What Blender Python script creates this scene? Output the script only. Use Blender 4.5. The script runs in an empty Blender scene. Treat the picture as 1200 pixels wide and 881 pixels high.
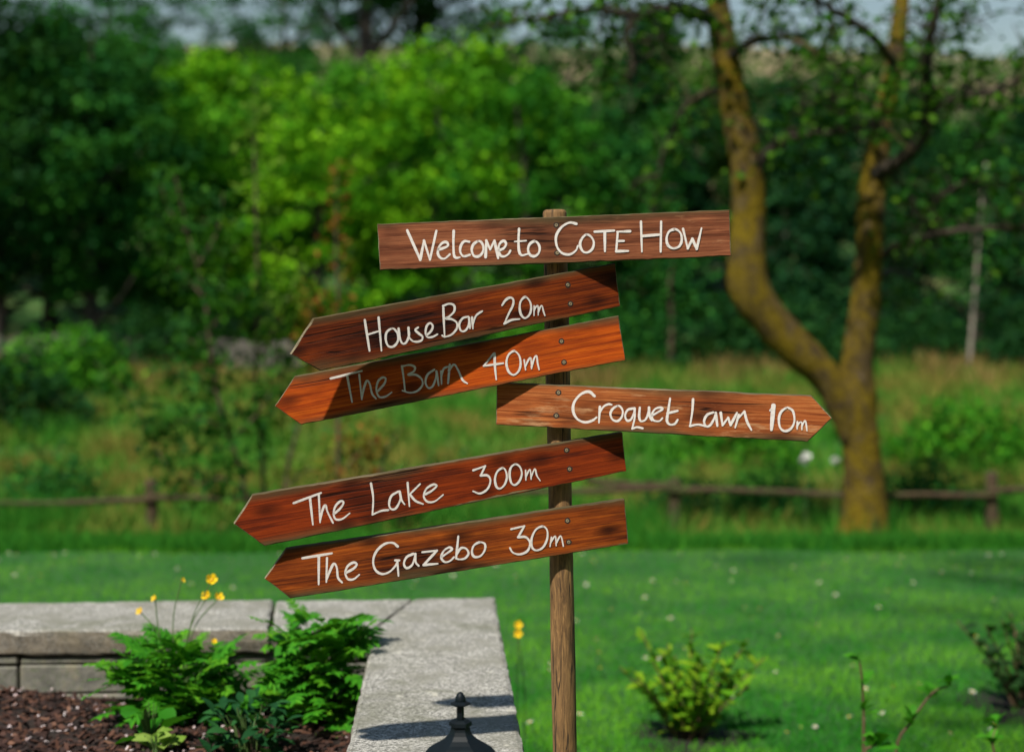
import bpy, bmesh, math, random
import numpy as np
from mathutils import Vector, Matrix

rng = np.random.default_rng(7)
random.seed(7)
SC = bpy.context.scene
COL = SC.collection
R = math.radians

# ------------------------------------------------------------------ camera, sky, sun, exposure
CAM_H = 1.65
PITCH = R(2.83)
LENS = 50.0
F = 1200 * LENS / 36.0
cam = bpy.data.cameras.new('camera')
cam.lens = LENS; cam.sensor_width = 36.0; cam.clip_start = 0.05; cam.clip_end = 2000
cam.dof.use_dof = True; cam.dof.focus_distance = 2.93; cam.dof.aperture_fstop = 2.0
cam_ob = bpy.data.objects.new('camera', cam); COL.objects.link(cam_ob)
cam_ob.location = (0, 0, CAM_H); cam_ob.rotation_euler = (R(90) - PITCH, 0, 0)
SC.camera = cam_ob

SUN_DIR = Vector((.58, 1.0, -1.5)).normalized()          # the way the light travels
SUN_EL = math.asin(-SUN_DIR.z)
world = bpy.data.worlds.new('World'); SC.world = world; world.use_nodes = True
nt = world.node_tree; nt.nodes.clear()
sky_n = nt.nodes.new('ShaderNodeTexSky'); sky_n.sky_type = 'NISHITA'; sky_n.sun_disc = False
sky_n.sun_elevation = SUN_EL
sky_n.sun_rotation = math.atan2(-SUN_DIR.x, -SUN_DIR.y)
sky_n.air_density = 1.6; sky_n.dust_density = 0.3; sky_n.ozone_density = 1.0
bg = nt.nodes.new('ShaderNodeBackground'); bg.inputs['Strength'].default_value = 0.068
wo = nt.nodes.new('ShaderNodeOutputWorld')
nt.links.new(sky_n.outputs[0], bg.inputs[0]); nt.links.new(bg.outputs[0], wo.inputs[0])

sun = bpy.data.lights.new('sun', 'SUN'); sun.energy = 5.0; sun.angle = R(1.3); sun.color = (1.0, .94, .84)
sun_ob = bpy.data.objects.new('sun', sun); COL.objects.link(sun_ob)
sun_ob.rotation_euler = SUN_DIR.to_track_quat('-Z', 'Y').to_euler()

SC.view_settings.view_transform = 'Standard'; SC.view_settings.look = 'None'
SC.view_settings.exposure = 0.22; SC.view_settings.gamma = 1.0
SC.cycles.use_denoising = True
SC.cycles.max_bounces = 6; SC.cycles.transparent_max_bounces = 6
SC.cycles.sample_clamp_indirect = 6.0

# ------------------------------------------------------------------ geometry helpers
FW = Vector((0, math.cos(PITCH), -math.sin(PITCH)))
UP = Vector((0, math.sin(PITCH), math.cos(PITCH)))
EYE = Vector((0, 0, CAM_H))
def ray(px, py):
    return Vector((1, 0, 0)) * ((px - 600) / F) + FW + UP * (-(py - 440.5) / F)
def at(px, py, Y):
    d = ray(px, py); return EYE + d * (Y / d.y)
def on_z(px, py, z):
    d = ray(px, py); return EYE + d * ((z - CAM_H) / d.z)

def link(o, parent=None):
    COL.objects.link(o)
    if parent: o.parent = parent
    return o
def tag(o, label=None, cat=None, group=None, kind=None):
    if label: o['label'] = label
    if cat: o['category'] = cat
    if group: o['group'] = group
    if kind: o['kind'] = kind
    return o
def empty(name, loc=(0, 0, 0), rz=0):
    o = bpy.data.objects.new(name, None); o.location = loc; o.rotation_euler = (0, 0, rz)
    o.empty_display_size = .1
    COL.objects.link(o); return o
def mesh_obj(name, verts, faces, mats, parent=None, smooth=False, midx=None):
    me = bpy.data.meshes.new(name)
    me.from_pydata([tuple(v) for v in verts], [], [tuple(f) for f in faces])
    for m in (mats if isinstance(mats, (list, tuple)) else [mats]): me.materials.append(m)
    if midx is not None: me.polygons.foreach_set('material_index', midx)
    if smooth: me.polygons.foreach_set('use_smooth', [True] * len(me.polygons))
    me.update()
    return link(bpy.data.objects.new(name, me), parent)
def np_mesh(name, V, k, mat, tint=None, smooth=False):
    """V: (n, k, 3) array of n separate k-gons -> mesh datablock"""
    n = V.shape[0]
    me = bpy.data.meshes.new(name)
    me.vertices.add(n * k); me.vertices.foreach_set('co', V.reshape(-1).astype(np.float32))
    me.loops.add(n * k); me.loops.foreach_set('vertex_index', np.arange(n * k, dtype=np.int32))
    me.polygons.add(n)
    me.polygons.foreach_set('loop_start', np.arange(0, n * k, k, dtype=np.int32))
    me.polygons.foreach_set('loop_total', np.full(n, k, dtype=np.int32))
    if tint is not None:
        a = me.attributes.new('tint', 'FLOAT', 'POINT')
        a.data.foreach_set('value', np.repeat(tint, k).astype(np.float32))
    if mat: me.materials.append(mat)
    me.update(calc_edges=True)
    return me
def unit(v): return v / np.maximum(np.linalg.norm(v, axis=-1, keepdims=True), 1e-9)
def leaf_quads(C, size, up_bias=.5, aspect=.6, axis=None):
    """rhombic leaves at centres C"""
    n = len(C)
    nrm = rng.normal(size=(n, 3)); nrm[:, 2] = np.abs(nrm[:, 2]) + up_bias; nrm = unit(nrm)
    a = rng.normal(size=(n, 3)) if axis is None else axis + rng.normal(size=(n, 3)) * .4
    a = unit(a - nrm * np.sum(a * nrm, 1, keepdims=True))
    b = np.cross(nrm, a)
    s = (size * rng.uniform(.6, 1.35, n))[:, None]
    off = rng.uniform(-.15, .15, (n, 1))
    return np.stack([C - a * s * .5, C + b * s * aspect * .5 + a * s * off + nrm * s * .08,
                     C + a * s * .5, C - b * s * aspect * .5 + a * s * off + nrm * s * .08], 1)
def tube(path, rad, segs=8, jit=0.0, cap=True):
    """verts, faces of a tube along path"""
    P = [Vector(p) for p in path]; n = len(P)
    vs, fs = [], []
    ref = Vector((0.3, 1, 0.1)).normalized()
    for i, p in enumerate(P):
        t = (P[min(i + 1, n - 1)] - P[max(i - 1, 0)]).normalized()
        if abs(t.dot(ref)) > .95: ref = Vector((1, .2, .1)).normalized()
        u = (ref - t * ref.dot(t)).normalized(); w = t.cross(u)
        for k in range(segs):
            a = 2 * math.pi * k / segs
            r = rad[i] * (1 + random.uniform(-jit, jit))
            vs.append(p + u * (math.cos(a) * r) + w * (math.sin(a) * r))
    for i in range(n - 1):
        for k in range(segs):
            k2 = (k + 1) % segs
            fs.append((i * segs + k, i * segs + k2, (i + 1) * segs + k2, (i + 1) * segs + k))
    if cap:
        fs.append(tuple(range(segs - 1, -1, -1))); fs.append(tuple((n - 1) * segs + k for k in range(segs)))
    return vs, fs
class MB:
    def __init__(s): s.v = []; s.f = []; s.m = []
    def add(s, vf, m=0):
        o = len(s.v); s.v += list(vf[0]); s.f += [tuple(i + o for i in f) for f in vf[1]]; s.m += [m] * len(vf[1])
        return s
    def build(s, name, mats, parent=None, smooth=False):
        return mesh_obj(name, s.v, s.f, mats, parent, smooth, s.m)
def crom(pts, n=6, closed=False):
    """Catmull-Rom through pts"""
    P = [np.array(p, float) for p in pts]
    if len(P) < 3: return [tuple(p) for p in P]
    out = []
    for i in range(len(P) - 1):
        p1, p2 = P[i], P[i + 1]
        p0 = P[i - 1] if i > 0 else (P[-2] if closed else 2 * p1 - p2)
        p3 = P[i + 2] if i + 2 < len(P) else (P[1] if closed else 2 * p2 - p1)
        for j in range(n):
            t = j / n
            out.append(tuple(.5 * ((2 * p1) + (-p0 + p2) * t + (2 * p0 - 5 * p1 + 4 * p2 - p3) * t * t + (-p0 + 3 * p1 - 3 * p2 + p3) * t ** 3)))
    out.append(tuple(P[-1])); return out
def box(x0, x1, y0, y1, z0, z1, j=0.0):
    q = lambda: random.uniform(-j, j)
    v = [(x + q(), y + q(), z + q()) for z in (z0, z1) for x, y in ((x0, y0), (x1, y0), (x1, y1), (x0, y1))]
    return v, [(3, 2, 1, 0), (4, 5, 6, 7), (0, 1, 5, 4), (1, 2, 6, 5), (2, 3, 7, 6), (3, 0, 4, 7)]
def bevel_obj(o, w, seg=2):
    bm = bmesh.new(); bm.from_mesh(o.data)
    bmesh.ops.bevel(bm, geom=list(bm.edges), offset=w, segments=seg, affect='EDGES', profile=.5, clamp_overlap=True)
    bm.to_mesh(o.data); bm.free(); o.data.update()

# ------------------------------------------------------------------ material helpers
def new_mat(name):
    m = bpy.data.materials.new(name); m.use_nodes = True
    t = m.node_tree; t.nodes.clear()
    out = t.nodes.new('ShaderNodeOutputMaterial'); b = t.nodes.new('ShaderNodeBsdfPrincipled')
    t.links.new(b.outputs[0], out.inputs[0])
    return m, t, b, out
def N(t, kind, **kw):
    n = t.nodes.new(kind)
    for k, v in kw.items():
        if k in n.inputs.keys() if hasattr(n.inputs, 'keys') else False: n.inputs[k].default_value = v
        else: setattr(n, k, v)
    return n
def coords(t, kind='Object', scale=(1, 1, 1), loc=(0, 0, 0), rot=(0, 0, 0)):
    tc = t.nodes.new('ShaderNodeTexCoord'); mp = t.nodes.new('ShaderNodeMapping')
    mp.inputs['Scale'].default_value = scale; mp.inputs['Location'].default_value = loc; mp.inputs['Rotation'].default_value = rot
    t.links.new(tc.outputs[kind], mp.inputs[0]); return mp.outputs[0]
def noise(t, vec, scale, detail=4, rough=.55, dist=0.0):
    n = t.nodes.new('ShaderNodeTexNoise')
    n.inputs['Scale'].default_value = scale; n.inputs['Detail'].default_value = detail
    n.inputs['Roughness'].default_value = rough; n.inputs['Distortion'].default_value = dist
    t.links.new(vec, n.inputs['Vector']); return n.outputs['Fac']
def ramp(t, fac, stops):
    r = t.nodes.new('ShaderNodeValToRGB')
    e = r.color_ramp.elements
    while len(e) < len(stops): e.new(.5)
    for i, (p, c) in enumerate(stops):
        e[i].position = p; e[i].color = (*c, 1) if len(c) == 3 else c
    t.links.new(fac, r.inputs[0]); return r.outputs[0]
def mixc(t, fac, a, b, mode='MIX'):
    m = t.nodes.new('ShaderNodeMix'); m.data_type = 'RGBA'; m.blend_type = mode
    for sock, v in ((m.inputs[0], fac), (m.inputs[6], a), (m.inputs[7], b)):
        if isinstance(v, (int, float)): sock.default_value = v
        elif isinstance(v, tuple): sock.default_value = (*v, 1) if len(v) == 3 else v
        else: t.links.new(v, sock)
    return m.outputs[2]
def bump(t, b, h, strength=.4, dist=.002):
    n = t.nodes.new('ShaderNodeBump'); n.inputs['Strength'].default_value = strength; n.inputs['Distance'].default_value = dist
    t.links.new(h, n.inputs['Height']); t.links.new(n.outputs[0], b.inputs['Normal'])
def leaf_mat(name, dark, mid, light, trans=.35, rough=.6, patch=0.0, patch_cols=None, spec=.05):
    m, t, b, out = new_mat(name)
    a = t.nodes.new('ShaderNodeAttribute'); a.attribute_name = 'tint'
    c = ramp(t, a.outputs['Fac'], [(0, dark), (.5, mid), (1, light)])
    if patch:
        nz = noise(t, coords(t), patch, 3)
        f = ramp(t, nz, [(.42, (0, 0, 0)), (.58, (1, 1, 1))])
        c2 = ramp(t, a.outputs['Fac'], [(0, patch_cols[0]), (1, patch_cols[1])])
        c = mixc(t, f, c, c2)
    t.links.new(c, b.inputs['Base Color']); b.inputs['Roughness'].default_value = rough
    b.inputs['Specular IOR Level'].default_value = spec
    tr = t.nodes.new('ShaderNodeBsdfTranslucent'); t.links.new(mixc(t, .35, c, (.12, .36, .01)), tr.inputs[0])
    mx = t.nodes.new('ShaderNodeMixShader'); mx.inputs[0].default_value = trans
    t.links.new(b.outputs[0], mx.inputs[1]); t.links.new(tr.outputs[0], mx.inputs[2]); t.links.new(mx.outputs[0], out.inputs[0])
    return m
def plain(name, col, rough=.6, metal=0.0, var=.15, scale=30):
    m, t, b, out = new_mat(name)
    nz = noise(t, coords(t), scale, 4)
    lo = tuple(c * (1 - var) for c in col); hi = tuple(min(1, c * (1 + var)) for c in col)
    t.links.new(ramp(t, nz, [(.3, lo), (.7, hi)]), b.inputs['Base Color'])
    b.inputs['Roughness'].default_value = rough; b.inputs['Metallic'].default_value = metal
    return m
def bark_mat(name, c0, c1, moss=None, moss_amt=.5, scale=6):
    m, t, b, out = new_mat(name)
    v = coords(t, scale=(1, 1, .35))
    n1 = noise(t, v, scale * 3, 6, .65)
    c = ramp(t, n1, [(.3, c0), (.7, c1)])
    if moss:
        n2 = noise(t, coords(t, scale=(1, 1, .6)), scale * .45, 5, .6)
        f = ramp(t, n2, [(moss_amt - .08, (1, 1, 1)), (moss_amt + .1, (0, 0, 0))])
        n3 = noise(t, v, scale * 6, 3)
        mc = ramp(t, n3, [(.3, tuple(x * .55 for x in moss)), (.7, moss)])
        c = mixc(t, f, c, mc)
    t.links.new(c, b.inputs['Base Color']); b.inputs['Roughness'].default_value = .9
    bump(t, b, n1, .8, .03)
    return m

# ------------------------------------------------------------------ the ground
def sm(a, b, x):
    u = np.clip((x - a) / (b - a), 0, 1); return u * u * (3 - 2 * u)
def terrain(x, y):
    x = np.asarray(x, float); y = np.asarray(y, float)
    z = -.40 * sm(9.7, 11.6, y) + .80 * sm(12.5, 27, y)
    z = z + 3.4 * sm(26, 46, y) + 19.5 * sm(42, 130, y) + 12 * sm(110, 230, y)
    bumpy = np.sin(x * .9 + 1.3) * np.cos(y * .7) * .06 + np.sin(x * .37 + y * .23) * .12
    z = z + bumpy * sm(11, 15, y)
    z = z + (np.sin(x * .035 + .6) * 1.6 - .05 * x) * sm(70, 150, y)
    return z

def ground_mat():
    m, t, b, out = new_mat('meadow_ground')
    v = coords(t)
    n1 = noise(t, v, .8, 5); n2 = noise(t, v, 9, 4)
    near = mixc(t, n2, (.018, .085, .010), (.045, .13, .018))
    near = mixc(t, ramp(t, n1, [(.52, (0, 0, 0)), (.7, (.8, .8, .8))]), near, (.18, .13, .05))
    n3 = noise(t, v, .07, 5)
    far = ramp(t, n3, [(.35, (.06, .09, .025)), (.5, (.15, .13, .06)), (.7, (.24, .18, .10))])
    sep = t.nodes.new('ShaderNodeSeparateXYZ'); t.links.new(v, sep.inputs[0])
    mr = t.nodes.new('ShaderNodeMapRange'); mr.inputs[1].default_value = 45; mr.inputs[2].default_value = 70
    t.links.new(sep.outputs[1], mr.inputs[0])
    t.links.new(mixc(t, mr.outputs[0], near, far), b.inputs['Base Color']); b.inputs['Roughness'].default_value = .95
    bump(t, b, n2, .6, .05)
    return m
xs = np.concatenate([np.linspace(-220, -26, 30), np.linspace(-24, 24, 90), np.linspace(26, 220, 30)])
ys = np.concatenate([np.linspace(-12, 9, 12), np.linspace(9.4, 30, 70), np.linspace(31, 60, 40), np.linspace(63, 420, 60)])
X, Y = np.meshgrid(xs, ys); Z = terrain(X, Y) - .02
nx, ny = len(xs), len(ys)
fs = [(j * nx + i, j * nx + i + 1, (j + 1) * nx + i + 1, (j + 1) * nx + i) for j in range(ny - 1) for i in range(nx - 1)]
meadow = mesh_obj('meadow', np.stack([X, Y, Z], -1).reshape(-1, 3), fs, ground_mat(), smooth=True)
tag(meadow, 'rough meadow rising to a bracken hillside', kind='structure')

def lawn_edge(x): return 9.55 + .025 * x + .05 * np.sin(x * 1.7) + .04 * np.sin(x * 4.1 + 1)
m, t, b, out = new_mat('lawn_soil')
v = coords(t)
t.links.new(mixc(t, noise(t, v, 2.5, 5), (.012, .07, .010), (.03, .12, .016)), b.inputs['Base Color']); b.inputs['Roughness'].default_value = .95
lx = np.linspace(-14, 14, 120); lv = []; lf = []
for i, x in enumerate(lx):
    for yy in (-10, -2, 3, 6, float(lawn_edge(x)) - .1, float(lawn_edge(x))):
        lv.append((x, yy, .004 if yy < lawn_edge(x) - .01 else -.03))
for i in range(len(lx) - 1):
    for j in range(5): lf.append((i * 6 + j, (i + 1) * 6 + j, (i + 1) * 6 + j + 1, i * 6 + j + 1))
lawn = mesh_obj('lawn', lv, lf, m)
tag(lawn, 'mown green lawn behind the stone wall', kind='structure')

# ------------------------------------------------------------------ signpost
SIGN_Y = 3.0
POST_R = .0252
POST_TOP = at(650, 246, SIGN_Y); POST_LOW = at(662, 881, SIGN_Y)
axis = (POST_LOW - POST_TOP); foot = POST_TOP + axis * (POST_TOP.z / -axis.z + .0)
def axis_at(z):
    k = (z - POST_TOP.z) / axis.z; return POST_TOP + axis * k

def wood_mat(name, dark, mid, light, seed, knots=.5, rough=.42, worn=None, worn_amt=.62, hl=.12):
    m, t, b, out = new_mat(name)
    L = (seed * 3.7, seed * 1.9, seed * .7)
    v = coords(t, scale=(1, 1, 1), loc=L)
    warp = noise(t, coords(t, scale=(3, 14, 14), loc=L), 1.0, 3, .5)
    g1 = noise(t, coords(t, scale=(3.0, 120, 60), loc=L), 1.0, 8, .72, 1.4)
    g2 = noise(t, coords(t, scale=(22, 620, 200), loc=L), 1.0, 4, .7, .4)
    g3 = noise(t, coords(t, scale=(4, 300, 10), loc=(L[1], L[2], L[0])), 1.0, 3, .5, .3)
    big = noise(t, coords(t, scale=(4, 11, 8), loc=L), 1.0, 4, .6)
    c = ramp(t, g1, [(.34, dark), (.48, mid), (.64, light)])
    c = mixc(t, ramp(t, g2, [(.34, (.4, .4, .4)), (.5, (0, 0, 0))]), c, tuple(x * .6 for x in dark))
    c = mixc(t, ramp(t, g2, [(.58, (0, 0, 0)), (.72, (hl, hl, hl))]), c, tuple(min(1, x * 1.25) for x in light))
    c = mixc(t, ramp(t, big, [(.45, (0, 0, 0)), (.66, (.85, .85, .85))]), c, tuple(x * .6 for x in dark))
    c = mixc(t, ramp(t, g3, [(.34, (.4, .4, .4)), (.42, (0, 0, 0))]), c, tuple(x * .6 for x in dark))
    # weather staining creeping in from the long edges
    sp = t.nodes.new('ShaderNodeSeparateXYZ'); t.links.new(coords(t), sp.inputs[0])
    ab = t.nodes.new('ShaderNodeMath'); ab.operation = 'ABSOLUTE'; t.links.new(sp.outputs[1], ab.inputs[0])
    ad = t.nodes.new('ShaderNodeMath'); ad.operation = 'MULTIPLY_ADD'; t.links.new(warp, ad.inputs[0]); ad.inputs[1].default_value = .05; t.links.new(ab.outputs[0], ad.inputs[2])
    c = mixc(t, ramp(t, ad.outputs[0], [(.058, (0, 0, 0)), (.076, (.9, .9, .9))]), c, mixc(t, g2, (.03, .02, .008), (.13, .10, .045)))
    # knots
    vo = t.nodes.new('ShaderNodeTexVoronoi'); vo.voronoi_dimensions = '2D'; vo.inputs['Scale'].default_value = 1.0
    t.links.new(coords(t, scale=(5.5, 12, 1), loc=L), vo.inputs['Vector'])
    k = ramp(t, vo.outputs['Distance'], [(.04, (1, 1, 1)), (.09, (.75, .75, .75)), (.20, (0, 0, 0))])
    c = mixc(t, mixc(t, knots, (0, 0, 0), k), c, tuple(x * .18 for x in dark))
    if worn:
        wz = noise(t, coords(t, scale=(5, 28, 10), loc=(L[1], L[0], 0)), 1.0, 6, .7)
        c = mixc(t, ramp(t, wz, [(worn_amt, (0, 0, 0)), (worn_amt + .1, (.85, .85, .85))]), c, worn)
    # hairline cracks along the grain
    ck = noise(t, coords(t, scale=(2.0, 55, 10), loc=(L[2], L[1], L[0])), 1.0, 3, .45, .8)
    cr = ramp(t, ck, [(.475, (0, 0, 0)), (.492, (1, 1, 1)), (.508, (1, 1, 1)), (.525, (0, 0, 0))])
    msk = ramp(t, noise(t, coords(t, scale=(3, 9, 9), loc=L), 1.0, 2), [(.52, (0, 0, 0)), (.60, (.95, .95, .95))])
    crm = mixc(t, 1.0, cr, msk, 'MULTIPLY')
    c = mixc(t, crm, c, tuple(x * .12 for x in dark))
    t.links.new(c, b.inputs['Base Color'])
    t.links.new(ramp(t, g1, [(.3, (rough + .2,) * 3), (.7, (rough,) * 3)]), b.inputs['Roughness'])
    b.inputs['Specular IOR Level'].default_value = .16
    h = mixc(t, .5, g1, g2); h = mixc(t, crm, h, (0, 0, 0))
    bump(t, b, h, .55, .0015)
    return m
M_EDGE = wood_mat('weathered_edge', (.10, .085, .055), (.22, .18, .11), (.34, .29, .19), 4.4, .1, .8)
M_RAW = wood_mat('bare_pine', (.34, .24, .12), (.48, .36, .20), (.58, .46, .28), 2.2, 0, .8)
m, t, b, out = new_mat('sign_paint')
c = ramp(t, noise(t, coords(t), 130, 4, .7), [(.25, (.50, .45, .42)), (.5, (.70, .65, .62))])
wr = ramp(t, noise(t, coords(t, scale=(30, 420, 100)), 1.0, 5, .75, .5), [(.60, (0, 0, 0)), (.70, (.75, .75, .75))])
c = mixc(t, wr, c, (.20, .085, .045))          # grain showing through where the brush ran dry
t.links.new(c, b.inputs['Base Color']); b.inputs['Roughness'].default_value = .6; b.inputs['Specular IOR Level'].default_value = .25
bump(t, b, noise(t, coords(t, scale=(20, 300, 100)), 1.0, 4, .6), .4, .0006)
M_PAINT = m
M_STEEL = plain('screw_steel', (.34, .27, .17), .5, .4, .3, 300)
M_RECESS = plain('recess_dark', (.022, .011, .006), .8, 0, .4, 300)
M_HOLE = plain('screw_slot', (.03, .028, .025), .6, .3, .2, 300)

signpost = empty('signpost', (foot.x, foot.y, 0))
tag(signpost, 'round wooden post carrying six hand-lettered stained boards', 'signpost')
def to_local(o): o.location = o.location - signpost.location

pm, t, b, out = new_mat('post_wood')
v = coords(t, scale=(1, 1, .12))
g = noise(t, v, 120, 7, .75, .8); bgn = noise(t, coords(t, scale=(1, 1, .3)), 9, 4)
c = ramp(t, g, [(.36, (.030, .014, .006)), (.5, (.17, .088, .030)), (.64, (.42, .235, .085))])
c = mixc(t, ramp(t, bgn, [(.4, (0, 0, 0)), (.65, (.7, .7, .7))]), c, (.23, .13, .05))
sep = t.nodes.new('ShaderNodeSeparateXYZ'); t.links.new(coords(t), sep.inputs[0])
pc = noise(t, coords(t, scale=(1, 1, .045)), 46, 3, .5, .5)
c = mixc(t, ramp(t, pc, [(.485, (0, 0, 0)), (.495, (.9, .9, .9)), (.505, (.9, .9, .9)), (.515, (0, 0, 0))]), c, (.012, .007, .004))
kn = t.nodes.new('ShaderNodeTexVoronoi'); kn.inputs['Scale'].default_value = 1.0; t.links.new(coords(t, scale=(14, 14, 5.5)), kn.inputs['Vector'])
c = mixc(t, ramp(t, kn.outputs['Distance'], [(.12, (.85, .85, .85)), (.24, (0, 0, 0))]), c, (.04, .018, .008))
t.links.new(c, b.inputs['Base Color']); b.inputs['Roughness'].default_value = .8
bump(t, b, g, .9, .003)
path, rad = [], []
z = -.15
while z < POST_TOP.z - .012:
    path.append(axis_at(z)); rad.append(POST_R * (1 + .025 * math.sin(z * 9) + random.uniform(-.008, .008)) * (1.03 - .03 * z / 1.8)); z += .035
path += [axis_at(POST_TOP.z - .008), axis_at(POST_TOP.z - .002), axis_at(POST_TOP.z)]; rad += [POST_R * .99, POST_R * .93, POST_R * .78]
vs, fs = tube(path, rad, 28, .012)
post = mesh_obj('post', [v - Vector(signpost.location) for v in vs], fs, pm, signpost, smooth=True)

BT = .021
def smooth_circle(cx, cy, r, n=14): return [(cx + r * math.cos(2 * math.pi * i / n), cy + r * math.sin(2 * math.pi * i / n)) for i in range(n)]

def make_board(outline, yaw, mat, zones, screws, label, chips=()):
    """outline / strokes are read off at the board's own plane (tangent to the post at the given yaw)"""
    a = R(yaw)
    nrm = Vector((math.sin(a), -math.cos(a), 0))
    cx = sum(p[0] for p in outline) / len(outline); cy = sum(p[1] for p in outline) / len(outline)
    az = at(655, cy, SIGN_Y).z
    P0 = axis_at(az) + nrm * (POST_R + BT + .0005)
    def hit(px, py):
        d = ray(px, py); return EYE + d * ((P0 - EYE).dot(nrm) / d.dot(nrm))
    O = hit(cx, cy)
    # local x along the long edge
    e0, e1 = hit(*outline[0]), hit(*outline[1])
    ex = (e1 - e0).normalized(); ey = nrm.cross(ex).normalized()
    if ey.z < 0: ex = -ex; ey = -ey
    ez = ex.cross(ey)
    if ez.dot(nrm) < 0: ey = -ey; ez = ex.cross(ey)
    def loc(px, py):
        h = hit(px, py) - O; return (h.dot(ex), h.dot(ey))
    poly = [loc(*p) for p in outline]
    area = sum(poly[i][0] * poly[(i + 1) % len(poly)][1] - poly[(i + 1) % len(poly)][0] * poly[i][1] for i in range(len(poly)))
    if area < 0: poly.reverse()
    pts = []
    for i in range(len(poly)):
        p, q = np.array(poly[i]), np.array(poly[(i + 1) % len(poly)])
        n = max(2, int(np.linalg.norm(q - p) / .012)); nn = np.array([(q - p)[1], -(q - p)[0]]); nn = nn / np.linalg.norm(nn)
        w = 0
        for j in range(n):
            w = w * .6 + random.uniform(-.0005, .0005)
            pts.append(p + (q - p) * j / n + nn * (w if j else 0))
    n = len(pts); pts = np.array(pts)
    ctr = pts.mean(0)
    prev = np.roll(pts, 1, 0); nxt = np.roll(pts, -1, 0)
    tn = unit(nxt - prev); inn = np.stack([-tn[:, 1], tn[:, 0]], 1)
    bw = rng.uniform(.0008, .0022, n)[:, None]
    vs = [(*p, 0) for p in pts + inn * bw] + [(*p, -.0014) for p in pts] + [(*p, -BT + .001) for p in pts] + [(*p, -BT) for p in pts + inn * .001]
    fs = [tuple(range(n))]; mi = [0]
    for r in range(3):
        for i in range(n):
            j = (i + 1) % n
            fs.append((r * n + i, (r + 1) * n + i, (r + 1) * n + j, r * n + j)); mi.append(1)
    fs.append(tuple(3 * n + i for i in range(n - 1, -1, -1))); mi.append(0)
    bd = mesh_obj('board', vs, fs, [mat, M_EDGE], signpost, midx=mi)
    M = Matrix((ex, ey, ez)).transposed().to_4x4(); M.translation = O - Vector(signpost.location)
    bd.matrix_local = M
    bd['label'] = label
    # lettering
    layer = 0; words = [[[], []]]
    for (ox, oy, s, strokes) in zones:
        if words[-1][0]: words.append([[], []])
        for st in strokes:
            kind, w, pl = st
            if kind == 'w': words.append([[], []]); continue
            lv, lf = words[-1]
            pl = [loc(ox + x / s, oy + y / s) for x, y in pl]
            closed = (abs(pl[0][0] - pl[-1][0]) + abs(pl[0][1] - pl[-1][1])) < 1e-6
            if kind == 's': pl = crom(pl, 6, closed)
            else:
                q = []
                for i in range(len(pl) - 1):
                    for j in range(6): q.append((pl[i][0] + (pl[i + 1][0] - pl[i][0]) * j / 6, pl[i][1] + (pl[i + 1][1] - pl[i][1]) * j / 6))
                pl = q + [pl[-1]]
            hw = w / 555 / 2 * .74
            A = np.array(pl); k = len(A)
            T = unit(np.vstack([A[1:2] - A[:1], A[2:] - A[:-2], A[-1:] - A[-2:-1]])) if k > 2 else unit(np.repeat(A[1:] - A[:1], 2, 0))
            Nn = np.stack([-T[:, 1], T[:, 0]], 1)
            ww = hw * (1 + .14 * np.sin(np.arange(k) * .35 + layer * 1.7) + rng.uniform(-.07, .07, k)) * (1.06 - .26 * (np.arange(k) / max(k - 1, 1)) ** 3)
            zt = .0004 + layer * .00006; layer += 1
            Lp = A + Nn * ww[:, None]; Rp = A - Nn * ww[:, None]
            ring = list(Lp[::-1])
            for q in range(1, 6):
                an = math.pi * q / 6; ring.append(A[0] + Nn[0] * ww[0] * math.cos(an) - T[0] * ww[0] * math.sin(an))
            ring += list(Rp)
            for q in range(1, 6):
                an = math.pi * q / 6; ring.append(A[-1] - Nn[-1] * ww[-1] * math.cos(an) + T[-1] * ww[-1] * math.sin(an))
            o = len(lv)
            # top faces: ribbon quads + cap fans; no walls needed beyond a short skirt
            idxL = list(range(k)); idxR = list(range(k, 2 * k))
            for p in Lp: lv.append((*p, zt))
            for p in Rp: lv.append((*p, zt))
            for i in range(k - 1): lf.append((o + i, o + k + i, o + k + i + 1, o + i + 1))
            for end in (0, k - 1):
                sgn = -1 if end == 0 else 1
                c0 = len(lv)
                for q in range(0, 7):
                    an = math.pi * q / 6
                    p = A[end] + Nn[end] * ww[end] * math.cos(an) + sgn * T[end] * ww[end] * math.sin(an)
                    lv.append((*p, zt))
                lf.append(tuple(range(c0, c0 + 7)) if end == 0 else tuple(range(c0 + 6, c0 - 1, -1)))
    for lv, lf in words:
        le = mesh_obj('lettering', lv, lf, M_PAINT, bd)
        bm = bmesh.new(); bm.from_mesh(le.data)        # make every painted face look outward
        for f in bm.faces:
            if f.normal.z < 0: f.normal_flip()
        bm.to_mesh(le.data); bm.free()
    for (px, py) in screws:
        x, y = loc(px, py); mb = MB(); r = .0036
        ring0 = [(x + r * math.cos(i * math.pi / 7), y + r * math.sin(i * math.pi / 7), .0003) for i in range(14)]
        ring1 = [(x + r * .86 * math.cos(i * math.pi / 7), y + r * .86 * math.sin(i * math.pi / 7), .0011) for i in range(14)]
        ring2 = [(x + r * .36 * math.cos(i * math.pi / 7), y + r * .36 * math.sin(i * math.pi / 7), .0010) for i in range(14)]
        ring3 = [(x + r * .3 * math.cos(i * math.pi / 7), y + r * .3 * math.sin(i * math.pi / 7), .0004) for i in range(14)]
        rs = [(x + r * q * (1 + random.uniform(-.12, .12)) * math.cos(i * math.pi / 7), y + r * q * (1 + random.uniform(-.12, .12)) * math.sin(i * math.pi / 7), .00015) for q in (1.75, .9) for i in range(14)]
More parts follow.
